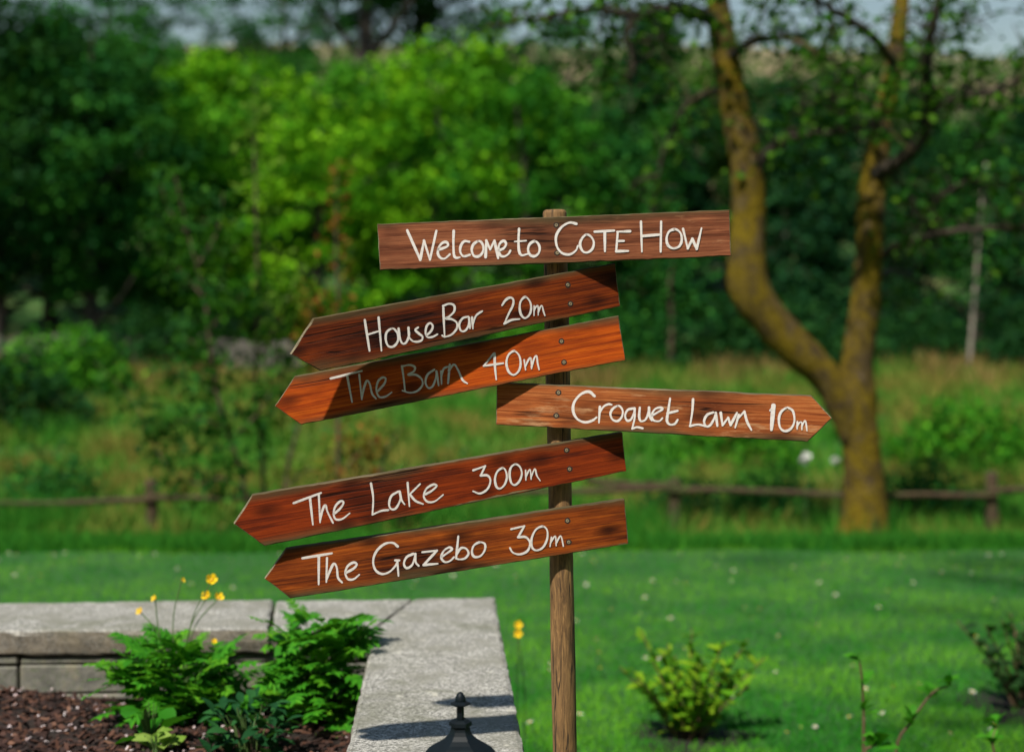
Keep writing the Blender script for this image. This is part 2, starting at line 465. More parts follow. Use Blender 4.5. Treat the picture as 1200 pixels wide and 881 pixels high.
        mesh_obj('painted_recess', rs, [(i, (i + 1) % 14, 14 + (i + 1) % 14, 14 + i) for i in range(14)], M_RECESS, bd)  # flat ring: the dark of a countersunk recess put into its colour
        vv = ring0 + ring1 + ring2 + ring3
        ff = [(q * 14 + i, q * 14 + (i + 1) % 14, (q + 1) * 14 + (i + 1) % 14, (q + 1) * 14 + i) for q in range(3) for i in range(14)]
        mb.add((vv, ff), 0); mb.add(([], [])); 
        mb.f.append(tuple(range(42, 56))); mb.m.append(1)
        mb.build('screw', [M_STEEL, M_HOLE], bd)
    for (pa, pb, wd) in chips:          # splintered pale wood along an edge
        A0, B0 = np.array(loc(*pa)), np.array(loc(*pb)); k = 16
        d = (B0 - A0); nn = np.array([-d[1], d[0]]) / np.linalg.norm(d)
        cv = []
        for i in range(k + 1):
            p = A0 + d * i / k; hgt = wd * random.uniform(.3, 1) * math.sin(math.pi * (i + .3) / (k + .6)) ** .5
            cv += [(*(p - nn * .0004), .0003), (*(p + nn * hgt), .0005)]
        mesh_obj('splintered_edge', cv, [(2 * i, 2 * i + 2, 2 * i + 3, 2 * i + 1) for i in range(k)], M_RAW, bd)
    return bd

S, C_ = 's', 'p'
def st(w, *items): return [(k, w if len(i) == 0 else i[0], p) for k, p, *i in items]
Z_WELCOME = (440, 240, 5.714, st(3.75,
    (C_, [(213, 172), (300, 368)]), (C_, [(300, 368), (325, 240)]), (C_, [(325, 240), (365, 368)]), (C_, [(365, 368), (408, 175)]),
    (S, [(420, 300), (450, 292), (485, 275), (478, 252), (450, 255), (425, 285), (418, 325), (435, 355), (465, 360), (498, 332)]),
    (S, [(524, 175), (522, 260), (526, 335), (540, 355), (565, 352)]),
    (S, [(628, 248), (595, 245), (572, 275), (568, 315), (590, 345), (632, 335)]),
    (S, [(685, 245), (655, 268), (645, 305), (660, 342), (692, 345), (718, 318), (722, 280), (708, 250), (685, 245)]),
    (C_, [(738, 350), (742, 240)]), (C_, [(742, 240), (768, 300)]), (C_, [(768, 300), (797, 240)]), (C_, [(797, 240), (822, 358)]),
    (S, [(830, 305), (860, 290), (875, 262), (858, 242), (832, 262), (824, 300), (836, 338), (862, 346), (890, 330), (903, 308)]),
    ('w', []), (S, [(962, 162), (958, 240), (962, 310), (980, 338), (1018, 330)]), (C_, [(932, 247), (1010, 241)], 2.6),
    (S, [(1065, 245), (1035, 262), (1022, 298), (1035, 335), (1065, 345), (1092, 325), (1100, 290), (1088, 258), (1065, 245)])))
Z_COTE = (640, 235, 5.4545, st(3.6,
    (S, [(193, 150), (150, 142), (100, 170), (65, 225), (68, 290), (100, 335), (150, 345), (190, 320), (203, 290)]),
    (S, [(258, 218), (228, 245), (217, 285), (235, 325), (265, 332), (295, 310), (305, 270), (290, 235), (258, 218)]),
    (C_, [(310, 200), (435, 193)]), (C_, [(375, 200), (376, 325)]),
    (C_, [(537, 197), (452, 200)]), (C_, [(458, 200), (448, 325)]), (C_, [(452, 260), (498, 259)], 3.2), (C_, [(448, 325), (525, 323)]),
    ('w', []), (C_, [(606, 135), (612, 328)]), (C_, [(735, 135), (732, 328)]), (C_, [(612, 228), (732, 218)]),
    (S, [(818, 185), (785, 200), (770, 240), (778, 285), (810, 306), (848, 295), (866, 260), (862, 215), (840, 190), (818, 185)]),
    (C_, [(875, 182), (905, 308)]), (C_, [(905, 308), (934, 245)]), (C_, [(934, 245), (962, 310)]), (C_, [(962, 310), (993, 177)])))
Z_HOUSE = (335, 335, 5.0, st(3.1,
    (C_, [(462, 200), (490, 380)]), (C_, [(543, 185), (560, 380)]), (C_, [(480, 285), (553, 262)]),
    (S, [(620, 250), (590, 272), (585, 315), (600, 352), (630, 355), (655, 325), (655, 285), (640, 258), (620, 250)]),
    (S, [(660, 250), (667, 305), (683, 337), (705, 330), (722, 285), (718, 245)]), (S, [(718, 245), (722, 300), (745, 325)]),
    (S, [(775, 243), (758, 258), (780, 280), (800, 297), (795, 318), (770, 327), (745, 325)]),
    (S, [(822, 290), (850, 265), (860, 235), (845, 218), (825, 235), (818, 275), (830, 300), (860, 298), (888, 283)]),
    ('w', []), (S, [(922, 130), (925, 210), (930, 300)]),
    (S, [(920, 118), (955, 105), (985, 115), (985, 150), (955, 180), (935, 190), (970, 195), (1000, 215), (1000, 250), (970, 285), (930, 298), (915, 290)]),
    (S, [(1068, 180), (1035, 190), (1015, 225), (1025, 262), (1050, 262), (1070, 230), (1072, 185)]), (C_, [(1072, 185), (1078, 248)]),
    (C_, [(1090, 185), (1095, 250)]), (S, [(1094, 225), (1110, 180), (1130, 160), (1150, 148)])))
Z_20 = (560, 300, 6.667, st(3.3,
    (S, [(188, 385), (215, 345), (250, 325), (275, 340), (272, 385), (240, 450), (205, 528)]), (S, [(205, 528), (260, 500), (325, 492)]),
    (S, [(370, 320), (335, 350), (325, 400), (335, 455), (365, 485), (400, 460), (415, 410), (405, 355), (370, 320)]),
    (C_, [(438, 390), (437, 465)], 2.4), (S, [(437, 430), (450, 400), (468, 392), (470, 462)], 2.4), (S, [(470, 440), (485, 400), (500, 390), (510, 430), (522, 465)], 2.4)))
Z_BARN = (315, 400, 5.0, st(3.0,
    (C_, [(362, 217), (545, 173)]), (C_, [(460, 205), (488, 355)]),
    (C_, [(530, 195), (545, 340)]), (S, [(545, 330), (558, 270), (575, 230), (592, 250), (605, 305), (628, 335)]),
    (S, [(640, 290), (675, 250), (685, 218), (665, 212), (640, 235), (630, 285), (648, 325), (685, 322), (720, 298)]),
    ('w', []), (S, [(780, 145), (790, 215), (798, 290)]),
    (S, [(785, 145), (825, 138), (855, 150), (850, 175), (815, 195), (860, 195), (895, 220), (900, 255), (870, 290), (825, 300), (783, 288)]),
    (S, [(970, 165), (930, 195), (918, 240), (935, 272), (960, 262), (978, 215), (982, 175)]), (C_, [(982, 175), (995, 258)]),
    (C_, [(1010, 175), (1012, 250)]), (S, [(1012, 200), (1025, 160), (1050, 148)]),
    (C_, [(1060, 135), (1050, 245)]), (S, [(1055, 170), (1085, 135), (1110, 170), (1135, 225), (1163, 246)])))
Z_40 = (540, 360, 6.0, st(3.2,
    (C_, [(232, 325), (160, 412)]), (C_, [(160, 412), (298, 393)]), (S, [(237, 325), (240, 420), (249, 508)]),
    (S, [(375, 308), (335, 335), (320, 390), (335, 450), (370, 475), (405, 450), (420, 400), (410, 340), (375, 308)]),
    (C_, [(445, 370), (455, 440)], 2.6), (S, [(452, 420), (475, 370), (492, 360), (497, 432)], 2.6), (S, [(497, 420), (515, 360), (532, 342), (540, 395), (550, 438)], 2.6)))
Z_CROQ = (575, 440, 5.217, st(3.2,
    (S, [(635, 125), (600, 98), (550, 115), (510, 165), (505, 220), (530, 265), (575, 285), (620, 275), (648, 255)], 3.9),
    (C_, [(668, 190), (662, 288)]), (S, [(664, 230), (690, 190), (720, 175), (740, 178)]),
    (S, [(775, 185), (745, 205), (732, 235), (745, 268), (775, 278), (800, 255), (808, 220), (795, 192), (775, 185)]),
    (S, [(872, 200), (838, 210), (822, 245), (835, 275), (860, 265), (880, 215)]), (S, [(880, 200), (880, 260), (865, 325)]), (S, [(865, 325), (895, 315), (930, 322)]),
    (S, [(912, 195), (908, 250), (918, 278), (945, 270), (962, 235), (968, 195)]), (S, [(968, 195), (972, 250), (985, 275)]),
    (S, [(985, 245), (1020, 225), (1050, 205), (1035, 195), (1005, 205), (985, 240), (995, 272), (1030, 278), (1050, 260)]),
    (S, [(1097, 140), (1085, 220), (1078, 275), (1095, 298), (1125, 295), (1143, 270)], 3.6), (C_, [(1080, 230), (1143, 215)], 3.4)))
Z_LAWN = (790, 440, 6.316, st(3.4,
    (S, [(140, 175), (135, 260), (118, 372)]), (S, [(118, 372), (180, 362), (250, 378)]),
    (S, [(290, 272), (245, 290), (222, 335), (235, 372), (265, 368), (295, 320), (308, 275)]), (C_, [(308, 275), (320, 372)]),
    (C_, [(345, 275), (358, 368)]), (C_, [(358, 368), (400, 310)]), (C_, [(400, 310), (418, 365)]), (C_, [(418, 365), (465, 275)]),
    (C_, [(478, 290), (452, 385)]), (C_, [(470, 320), (520, 265)]), (S, [(520, 265), (540, 340), (572, 402)]),
    ('w', []), (C_, [(735, 222), (720, 400)], 5.6), (C_, [(710, 258), (735, 222)], 2.5),
    (S, [(830, 238), (790, 270), (775, 325), (785, 385), (820, 410), (865, 390), (890, 335), (880, 265), (850, 240), (830, 238)]),
    (C_, [(912, 340), (910, 395)], 2.4), (S, [(912, 370), (930, 345), (945, 350), (945, 398)], 2.4), (S, [(945, 375), (965, 335), (975, 350), (983, 408)], 2.4)))
Z_LAKE = (270, 555, 4.615, st(3.1,
    (C_, [(342, 158), (490, 103)]), (C_, [(430, 128), (446, 275)]),
    (C_, [(478, 115), (485, 262)]), (S, [(485, 250), (500, 190), (515, 170), (525, 205), (555, 265)]),
    (S, [(562, 215), (595, 185), (612, 155), (595, 148), (568, 175), (558, 215), (570, 245), (605, 243), (645, 213)]),
    ('w', []), (S, [(760, 52), (772, 130), (768, 220)]), (S, [(768, 220), (815, 200), (855, 195)]),
    (S, [(908, 95), (870, 120), (858, 165), (870, 190), (895, 185), (918, 140), (915, 95)]), (S, [(915, 95), (925, 140), (942, 165)]),
    (C_, [(958, 48), (968, 175)]), (C_, [(1025, 55), (970, 110)]), (S, [(970, 110), (1000, 145), (1042, 163)]),
    (S, [(1055, 110), (1090, 90), (1115, 65), (1095, 58), (1060, 80), (1045, 120), (1065, 150), (1105, 148), (1150, 113)])))
Z_300 = (530, 500, 5.714, st(3.2,
    (C_, [(140, 290), (220, 262)]), (C_, [(220, 262), (190, 325)]), (S, [(190, 325), (235, 325), (255, 360), (235, 415), (185, 445), (138, 430)]),
    (S, [(335, 275), (300, 300), (285, 350), (295, 400), (320, 412), (350, 385), (365, 335), (355, 290), (335, 275)]),
    (S, [(420, 250), (390, 275), (383, 325), (395, 375), (420, 388), (450, 360), (465, 310), (450, 265), (420, 250)]),
    (C_, [(490, 290), (492, 355)], 2.4), (S, [(492, 335), (510, 295), (522, 290), (527, 350)], 2.4), (S, [(527, 335), (545, 290), (555, 285), (565, 325), (588, 360)], 2.4)))
Z_GAZ = (305, 615, 5.217, st(3.4,
    (C_, [(258, 202), (438, 172)]), (C_, [(358, 190), (357, 362)]),
    (C_, [(408, 200), (404, 348)]), (S, [(406, 330), (430, 270), (450, 235), (468, 260), (475, 320), (500, 350)]),
    (S, [(525, 290), (570, 265), (590, 240), (570, 228), (535, 250), (520, 290), (535, 328), (570, 330), (605, 303)]),
    ('w', []), (S, [(840, 130), (810, 108), (760, 115), (710, 160), (690, 220), (705, 275), (745, 298), (790, 285), (825, 250), (838, 225)]),
    (C_, [(838, 225), (845, 310)]), (C_, [(825, 215), (850, 215)]),
    (S, [(935, 175), (895, 195), (878, 235), (895, 262), (930, 240), (948, 175)]), (S, [(948, 175), (950, 225), (968, 248)]),
    (C_, [(990, 165), (1080, 155)]), (C_, [(1080, 155), (998, 243)]), (C_, [(998, 243), (1085, 235)])))
Z_EBO = (500, 580, 5.0, st(3.3,
    (S, [(88, 360), (125, 335), (148, 315), (130, 305), (98, 328), (85, 365), (105, 390), (135, 385), (160, 362)]),
    (S, [(185, 240), (178, 310), (172, 370)]), (S, [(175, 345), (200, 310), (230, 312), (245, 340), (225, 368), (195, 375), (172, 370)]),
    (S, [(310, 275), (275, 295), (265, 335), (280, 360), (315, 355), (340, 320), (340, 285), (310, 275)]),
    ('w', []), (C_, [(495, 198), (572, 180)]), (C_, [(572, 180), (535, 245)]), (S, [(535, 245), (580, 245), (605, 280), (590, 325), (545, 345), (505, 335), (487, 308)]),
    (S, [(680, 182), (640, 200), (615, 250), (615, 300), (640, 322), (680, 305), (705, 255), (705, 205), (680, 182)]),
    (C_, [(730, 245), (722, 300)], 2.4), (S, [(724, 280), (745, 245), (755, 245), (758, 295)], 2.4), (S, [(758, 280), (780, 240), (790, 250), (800, 298)], 2.4)))

W1 = wood_mat('board_wood_brown', (.085, .023, .010), (.20, .060, .026), (.34, .125, .055), 1.0, .35, .65, (.40, .20, .10), .63, .45)
W2 = wood_mat('board_wood_dark_red', (.045, .007, .002), (.15, .022, .003), (.28, .052, .006), 2.0, .75, .5)
W3 = wood_mat('board_wood_orange', (.18, .020, .002), (.44, .066, .004), (.60, .115, .007), 3.1, .65, .5)
W4 = wood_mat('board_wood_faded', (.16, .034, .009), (.34, .085, .020), (.52, .185, .055), 4.7, .65, .6, (.50, .27, .13), .56, .3)
W5 = wood_mat('board_wood_red', (.065, .008, .002), (.20, .025, .003), (.32, .047, .005), 5.3, .65, .5)
W6 = wood_mat('board_wood_chestnut', (.065, .011, .003), (.22, .042, .005), (.40, .094, .010), 6.9, .75, .5)
make_board([(442, 262.5), (855, 246), (857, 300), (445, 316.5)], -5, W1, [Z_WELCOME, Z_COTE], [(652, 264), (653, 296.5)], 'top plank with square ends reading Welcome to Cote How')
make_board([(368, 373), (721, 308.5), (727, 359), (376, 434.5), (341, 415)], 16, W2, [Z_HOUSE, Z_20], [(665.5, 334), (668.5, 356)], 'dark red arrow board reading House Bar 20m')
make_board([(345, 441), (725, 370), (733, 422), (353, 497.5), (322, 475.5)], 5, W3, [Z_BARN, Z_40], [(658, 400), (661, 424.5)], 'bright orange arrow board reading The Barn 40m, half in shadow')
make_board([(582, 448), (951, 463.7), (975, 490), (946, 517.6), (581, 497.5)], -9, W4, [Z_CROQ, Z_LAWN], [(654.5, 460), (652, 487)], 'faded arrow board pointing right, reading Croquet Lawn 10m')
make_board([(296, 580), (729.5, 506.5), (734, 552), (310, 639.5), (274, 613.5)], 11, W5, [Z_LAKE, Z_300], [(664, 527.5), (667.5, 549.5)], 'long red arrow board reading The Lake 300m', [((532, 592.5), (632, 571.5), .004)])
make_board([(335, 643), (732, 585), (736.5, 637), (340.5, 701), (310, 678)], 8.5, W6, [Z_GAZ, Z_EBO], [(665, 610), (666.5, 635)], 'lowest arrow board reading The Gazebo 30m', [((724, 638.5), (736, 636.6), .004)])

# ------------------------------------------------------------------ raised bed wall
CAP_Z = .685; CAP_T = .072; BED_Z = .487
m, t, b, out = new_mat('granite_cap')
v = coords(t)
s1 = noise(t, v, 125, 3, .75); s2 = noise(t, v, 260, 2, .6); s3 = noise(t, v, 7, 5, .65); s4 = noise(t, v, 32, 5, .65)
c = ramp(t, s1, [(.38, (.09, .088, .08)), (.48, (.31, .30, .27)), (.60, (.55, .535, .485))])
c = mixc(t, ramp(t, s2, [(.36, (1, 1, 1)), (.46, (0, 0, 0))]), c, (.13, .13, .12))
c = mixc(t, ramp(t, s3, [(.46, (0, 0, 0)), (.62, (.75, .75, .75))]), c, (.21, .205, .165))
c = mixc(t, ramp(t, s4, [(.54, (0, 0, 0)), (.66, (.75, .75, .75))]), c, (.17, .17, .14))
s5 = noise(t, v, 4.2, 6, .7, .6)
c = mixc(t, ramp(t, s5, [(.54, (0, 0, 0)), (.66, (.65, .65, .65))]), c, (.12, .125, .075))      # lichen and damp
s6 = noise(t, v, 21, 3, .6)
c = mixc(t, ramp(t, s6, [(.66, (0, 0, 0)), (.71, (.8, .8, .8))]), c, (.52, .50, .42))
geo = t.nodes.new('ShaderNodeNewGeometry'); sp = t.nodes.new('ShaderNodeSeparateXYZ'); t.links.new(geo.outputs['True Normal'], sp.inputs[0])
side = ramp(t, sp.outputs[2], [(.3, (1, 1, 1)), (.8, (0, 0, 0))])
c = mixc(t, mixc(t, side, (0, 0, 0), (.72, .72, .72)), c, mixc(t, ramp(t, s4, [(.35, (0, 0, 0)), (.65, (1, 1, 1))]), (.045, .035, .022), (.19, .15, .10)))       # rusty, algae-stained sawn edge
t.links.new(c, b.inputs['Base Color']); b.inputs['Roughness'].default_value = .85
bump(t, b, mixc(t, .4, s1, s4), .9, .004)
M_GRAN = m
m, t, b, out = new_mat('wall_slate')
v = coords(t); s1 = noise(t, v, 14, 6, .65); s2 = noise(t, v, 70, 4)
c = ramp(t, s1, [(.3, (.07, .07, .06)), (.5, (.17, .165, .14)), (.7, (.25, .22, .15))])
c = mixc(t, ramp(t, s2, [(.5, (0, 0, 0)), (.7, (.6, .6, .6))]), c, (.11, .14, .07))
t.links.new(c, b.inputs['Base Color']); b.inputs['Roughness'].default_value = .85; bump(t, b, s1, .8, .01)
M_SLATE = m
M_MORTAR = plain('wall_core', (.05, .045, .035), .95, 0, .3, 40)

wall = empty('garden_wall', (-.35, 4.2, 0))
tag(wall, 'low stone wall with grey granite coping around the raised bed', 'wall')
WL = Vector(wall.location)
def slab(pts, z0, z1, name, mat, jit=.005, cuts=.035):
    """coping slab: polygon in plan, with edges subdivided and slightly uneven"""
    P = []
    for i in range(len(pts)):
        p, q = Vector(pts[i]), Vector(pts[(i + 1) % len(pts)]); n = max(1, int((q - p).length / cuts))
        for j in range(n): P.append(p + (q - p) * (j / n))
    n = len(P); cen = sum(P, Vector((0, 0))) / n
    def ring(z, ins):
        r = []
        for i, p in enumerate(P):
            tn = (P[(i + 1) % n] - P[i - 1]).normalized(); nn = Vector((-tn.y, tn.x))
            r.append((p.x + nn.x * ins + random.uniform(-jit, jit) * .5, p.y + nn.y * ins + random.uniform(-jit, jit) * .5, z + random.uniform(-jit, jit) * .3))
        return r
    vs = ring(z1, .012) + ring(z1 - .004, .003) + ring(z1 - .014, 0) + ring((z0 + z1) / 2, -.001) + ring(z0 + .006, .001) + ring(z0, .006)
    fs = [tuple(range(n))]
    for r in range(5):
        for i in range(n): fs.append((r * n + i, (r + 1) * n + i, (r + 1) * n + (i + 1) % n, r * n + (i + 1) % n))
    fs.append(tuple(5 * n + i for i in range(n - 1, -1, -1)))
    o = mesh_obj(name, [Vector(v) - WL for v in vs], fs, mat, wall, smooth=False)
    return o
def oz(px, py, z=CAP_Z): q = on_z(px, py, z); return Vector((q.x, q.y))
OUT = oz(580, 699); INN = oz(437, 735); JB = oz(485, 700.5)
def ext(p, q, Yt): k = (Yt - p.y) / (q.y - p.y); return p + (q - p) * k
RB = ext(OUT, oz(615, 881), 1.45); LB = ext(oz(427, 745), oz(398, 881), 1.45)
J2b, J2f = oz(322, 702), oz(316, 737)
def extx(p, q, xt): k = (xt - p.x) / (q.x - p.x); return p + (q - p) * k
LBK = extx(OUT, oz(0, 707), -2.6); LFR = extx(INN, oz(0, 739), -2.6)
g = .004
RM, LM = RB.lerp(OUT, .36), LB.lerp(INN, .36)      # joint out of view below the frame
def ccw(pts):
    a = sum(pts[i].x * pts[(i + 1) % len(pts)].y - pts[(i + 1) % len(pts)].x * pts[i].y for i in range(len(pts)))
    return pts if a > 0 else pts[::-1]
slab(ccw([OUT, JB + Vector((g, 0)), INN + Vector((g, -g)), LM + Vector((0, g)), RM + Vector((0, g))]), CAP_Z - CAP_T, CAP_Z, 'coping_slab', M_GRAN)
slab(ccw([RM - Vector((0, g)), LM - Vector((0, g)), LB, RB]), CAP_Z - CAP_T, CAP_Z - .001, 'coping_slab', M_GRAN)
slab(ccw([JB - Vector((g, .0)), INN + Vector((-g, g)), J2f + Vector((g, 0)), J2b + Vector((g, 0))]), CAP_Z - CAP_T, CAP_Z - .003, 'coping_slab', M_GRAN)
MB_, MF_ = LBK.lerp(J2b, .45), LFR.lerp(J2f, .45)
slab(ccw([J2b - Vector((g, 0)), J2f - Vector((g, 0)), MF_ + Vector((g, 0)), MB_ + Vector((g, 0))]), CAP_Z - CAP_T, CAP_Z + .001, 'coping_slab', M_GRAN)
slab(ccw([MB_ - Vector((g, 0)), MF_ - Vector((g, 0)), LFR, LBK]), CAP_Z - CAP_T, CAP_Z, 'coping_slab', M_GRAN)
# stones: through-stones in courses under the coping
def courses(p_in0, p_in1, p_out0, p_out1, inset=.014):
    L = (p_in1 - p_in0).length; d = (p_in1 - p_in0).normalized()
    nn = (p_out0 - p_in0); nn = nn - d * nn.dot(d); wd = nn.length; nn.normalize()
    base = p_in0 + nn * inset; wd -= 2 * inset
    zc = CAP_Z - CAP_T - .004
    hs = [.030, .088, .024, .10, .035, .085, .06, .09, .12]
    core = [base + nn * .012, base + d * L + nn * .012, base + d * L + nn * (wd - .012), base + nn * (wd - .012)]
    cv = [(q.x, q.y, zz) for zz in (-.02, zc - .006) for q in core]
    mesh_obj('wall_core', [Vector(v) - WL for v in cv], [(3, 2, 1, 0), (4, 5, 6, 7), (0, 1, 5, 4), (1, 2, 6, 5), (2, 3, 7, 6), (3, 0, 4, 7)], M_MORTAR, wall)
    for k, h in enumerate(hs):
        z1 = zc; z0 = max(zc - h, -.03); x = random.uniform(-.1, 0)
        while x < L:
            w = random.uniform(.25, .6) if h < .05 else random.uniform(.22, .75)
            a0, a1 = max(x, 0), min(x + w, L)
            if a1 - a0 > .03:
                o0, o1 = random.uniform(-.008, .008), random.uniform(-.008, .008)
                q = [base + d * (a0 + .004) + nn * o0, base + d * (a1 - .004) + nn * (o0 + random.uniform(-.004, .004)), base + d * (a1 - .004) + nn * (wd + o1), base + d * (a0 + .004) + nn * (wd + o1)]
                vv = [Vector((p.x, p.y, zz + random.uniform(-.007, .004))) - WL for zz in (z0 + .004, z1 - .003) for p in q]
                o = mesh_obj('stone', vv, [(3, 2, 1, 0), (4, 5, 6, 7), (0, 1, 5, 4), (1, 2, 6, 5), (2, 3, 7, 6), (3, 0, 4, 7)], M_SLATE, wall)
                bevel_obj(o, .005, 1)
            x += w
        zc -= h
        if zc < 0: break
courses(LB, INN, RB, OUT)
courses(INN + Vector((-.01, 0)), LFR, OUT, LBK)

# soil bed with bark chips and fallen petals
m, t, b, out = new_mat('bed_soil')
v = coords(t); s1 = noise(t, v, 40, 6, .7)
t.links.new(ramp(t, s1, [(.3, (.008, .005, .004)), (.7, (.035, .021, .014))]), b.inputs['Base Color']); b.inputs['Roughness'].default_value = .95
bump(t, b, s1, 1, .02)
bx = np.linspace(-2.6, -.15, 70); by = np.linspace(1.3, 4.35, 80)
bv, bf, keep = [], [], []
for yy in by:
    for xx in bx:
        bv.append((xx, yy, BED_Z + .018 * math.sin(xx * 7 + yy * 3) * math.cos(yy * 6) + random.uniform(-.008, .008)))
nb = len(bx)
def bed_ok(x, y):
    k = (y - LB.y) / (INN.y - LB.y); lim = LB.x + (INN.x - LB.x) * k
    yl = LFR.y + (INN.y - LFR.y) * (x - LFR.x) / (INN.x - LFR.x)
    return x < lim + .035 and y < yl + .035
for j in range(len(by) - 1):
    for i in range(nb - 1):
        if bed_ok(.5 * (bx[i] + bx[i + 1]), .5 * (by[j] + by[j + 1])): bf.append((j * nb + i, j * nb + i + 1, (j + 1) * nb + i + 1, (j + 1) * nb + i))
bed = mesh_obj('soil_bed', bv, bf, m, smooth=True); tag(bed, 'dark soil of the raised bed', kind='structure')
def chips_mesh(name, n, sx, sy, mat, kind_label, lift, flat=.35, reg=(-1.9, -.2, 2.6, 4.3)):
    C = []
    while len(C) < n:
        x, y = random.uniform(reg[0], reg[1]), random.uniform(reg[2], reg[3])
        if bed_ok(x + .03, y + .03): C.append((x, y, BED_Z + .018 * math.sin(x * 7 + y * 3) * math.cos(y * 6) + random.uniform(0, lift)))
    C = np.array(C); n = len(C)
    nrm = rng.normal(size=(n, 3)) * flat; nrm[:, 2] += 1; nrm = unit(nrm)
    a = rng.normal(size=(n, 3)); a = unit(a - nrm * np.sum(a * nrm, 1, keepdims=True)); b_ = np.cross(nrm, a)
    lx = (sx * rng.uniform(.4, 1.4, n))[:, None]; ly = (sy * rng.uniform(.5, 1.4, n))[:, None]
    top = np.stack([C - a * lx - b_ * ly * .7, C + a * lx * .8 - b_ * ly, C + a * lx + b_ * ly * .6, C - a * lx * .7 + b_ * ly], 1)
    dn = nrm[:, None, :] * (sy * .45)
    low = top - dn
    Q = [top]
    for i in range(4):
        j = (i + 1) % 4
        Q.append(np.stack([top[:, i], low[:, i], low[:, j], top[:, j]], 1))
    V = np.concatenate(Q, 0); tint = np.tile(rng.uniform(0, 1, n), 5)
    me = np_mesh(name, V, 4, mat, tint)
    o = link(bpy.data.objects.new(name, me)); tag(o, kind_label, kind='stuff'); return o
def tint_mat(name, stops, rough=.85):
    m, t, b, out = new_mat(name); a = t.nodes.new('ShaderNodeAttribute'); a.attribute_name = 'tint'
    t.links.new(ramp(t, a.outputs['Fac'], stops), b.inputs['Base Color']); b.inputs['Roughness'].default_value = rough; return m
chips_mesh('bark_mulch', 9000, .016, .006, tint_mat('bark_chip', [(0, (.012, .006, .005)), (.6, (.045, .018, .012)), (.9, (.11, .045, .026)), (1, (.20, .10, .06))]), 'dark brown bark mulch covering the raised bed', .014)
chips_mesh('fallen_petals', 800, .0055, .0045, tint_mat('petal', [(0, (.55, .42, .42)), (1, (.75, .66, .66))], .6), 'pale pink petals fallen on the bark mulch', .022, .5)

# ------------------------------------------------------------------ lantern standing on the coping
M_LAMP = plain('lamp_paint', (.003, .007, .010), .5, .0, .2, 60)
next(n for n in M_LAMP.node_tree.nodes if n.type == 'BSDF_PRINCIPLED').inputs['Specular IOR Level'].default_value = .22
m, t, b, out = new_mat('lantern_glass'); b.inputs['Base Color'].default_value = (.8, .85, .85, 1); b.inputs['Roughness'].default_value = .08
b.inputs['Transmission Weight'].default_value = .95; b.inputs['IOR'].default_value = 1.05
M_GLASS = m
LY = 2.55; LK = 1.109; ltop = at(539.5, 810, LY); lx0, ly0 = ltop.x, ltop.y; H = ltop.z - CAP_Z
lantern = empty('garden_lantern', (lx0, ly0, CAP_Z)); tag(lantern, 'black hexagonal lantern with acorn finial standing on the wall', 'lantern')
def lathe(prof, n, rot=0.0, z_top=H, sc=True):
    vs, fs = [], []
    for (dz, r) in prof:
        if sc: dz, r = dz * LK, r * LK
        for k in range(n):
            a = 2 * math.pi * k / n + rot; vs.append((r * math.cos(a), r * math.sin(a), z_top - dz))
    for i in range(len(prof) - 1):
        for k in range(n):
            k2 = (k + 1) % n; fs.append((i * n + k, (i + 1) * n + k, (i + 1) * n + k2, i * n + k2))
    fs.append(tuple(range(n))); fs.append(tuple((len(prof) - 1) * n + k for k in range(n - 1, -1, -1)))
    return vs, fs
mesh_obj('finial', *lathe([(0, .001), (.0015, .0035), (.004, .0058), (.008, .0076), (.0125, .0086), (.0155, .0086), (.017, .008)], 20), M_LAMP, lantern, smooth=True)
mb = MB(); mb.add(lathe([(.0155, .009), (.0185, .0165), (.0205, .0168), (.024, .0085), (.0255, .0062), (.0465, .0060)], 6, R(0)))
mb.add(lathe([(.046, .012), (.0495, .0185), (.0555, .0190), (.0585, .0145)], 6)); mb.build('finial_collar', M_LAMP, lantern)
prof = [(.058, .0138), (.064, .0152), (.070, .018), (.0765, .0235), (.082, .0315), (.086, .039), (.091, .0465), (.098, .052), (.106, .0565), (.116, .062), (.121, .068), (.126, .068)]
mesh_obj('roof', *lathe([(dz, r * 1.09) for dz, r in prof], 6), M_LAMP, lantern)
mb = MB()
for k in range(6):
    a = 2 * math.pi * k / 6
    mb = MB(); mb.add(tube([(.060 * math.cos(a), .060 * math.sin(a), H - .139), (.043 * math.cos(a), .043 * math.sin(a), .06)], [.004, .004], 6)); mb.build('frame_bar', M_LAMP, lantern)
    a2 = 2 * math.pi * (k + 1) / 6
    q = [(.058 * math.cos(a), .058 * math.sin(a), H - .141), (.058 * math.cos(a2), .058 * math.sin(a2), H - .141), (.041 * math.cos(a2), .041 * math.sin(a2), .062), (.041 * math.cos(a), .041 * math.sin(a), .062)]
    mesh_obj('pane', q, [(0, 1, 2, 3)], M_GLASS, lantern)
zt = H
mesh_obj('base', *lathe([(H - .062, .046), (H - .05, .05), (H - .04, .03), (H - .02, .03), (H - .012, .055), (H - .0005, .058)], 6, 0.0, H, False), M_LAMP, lantern)

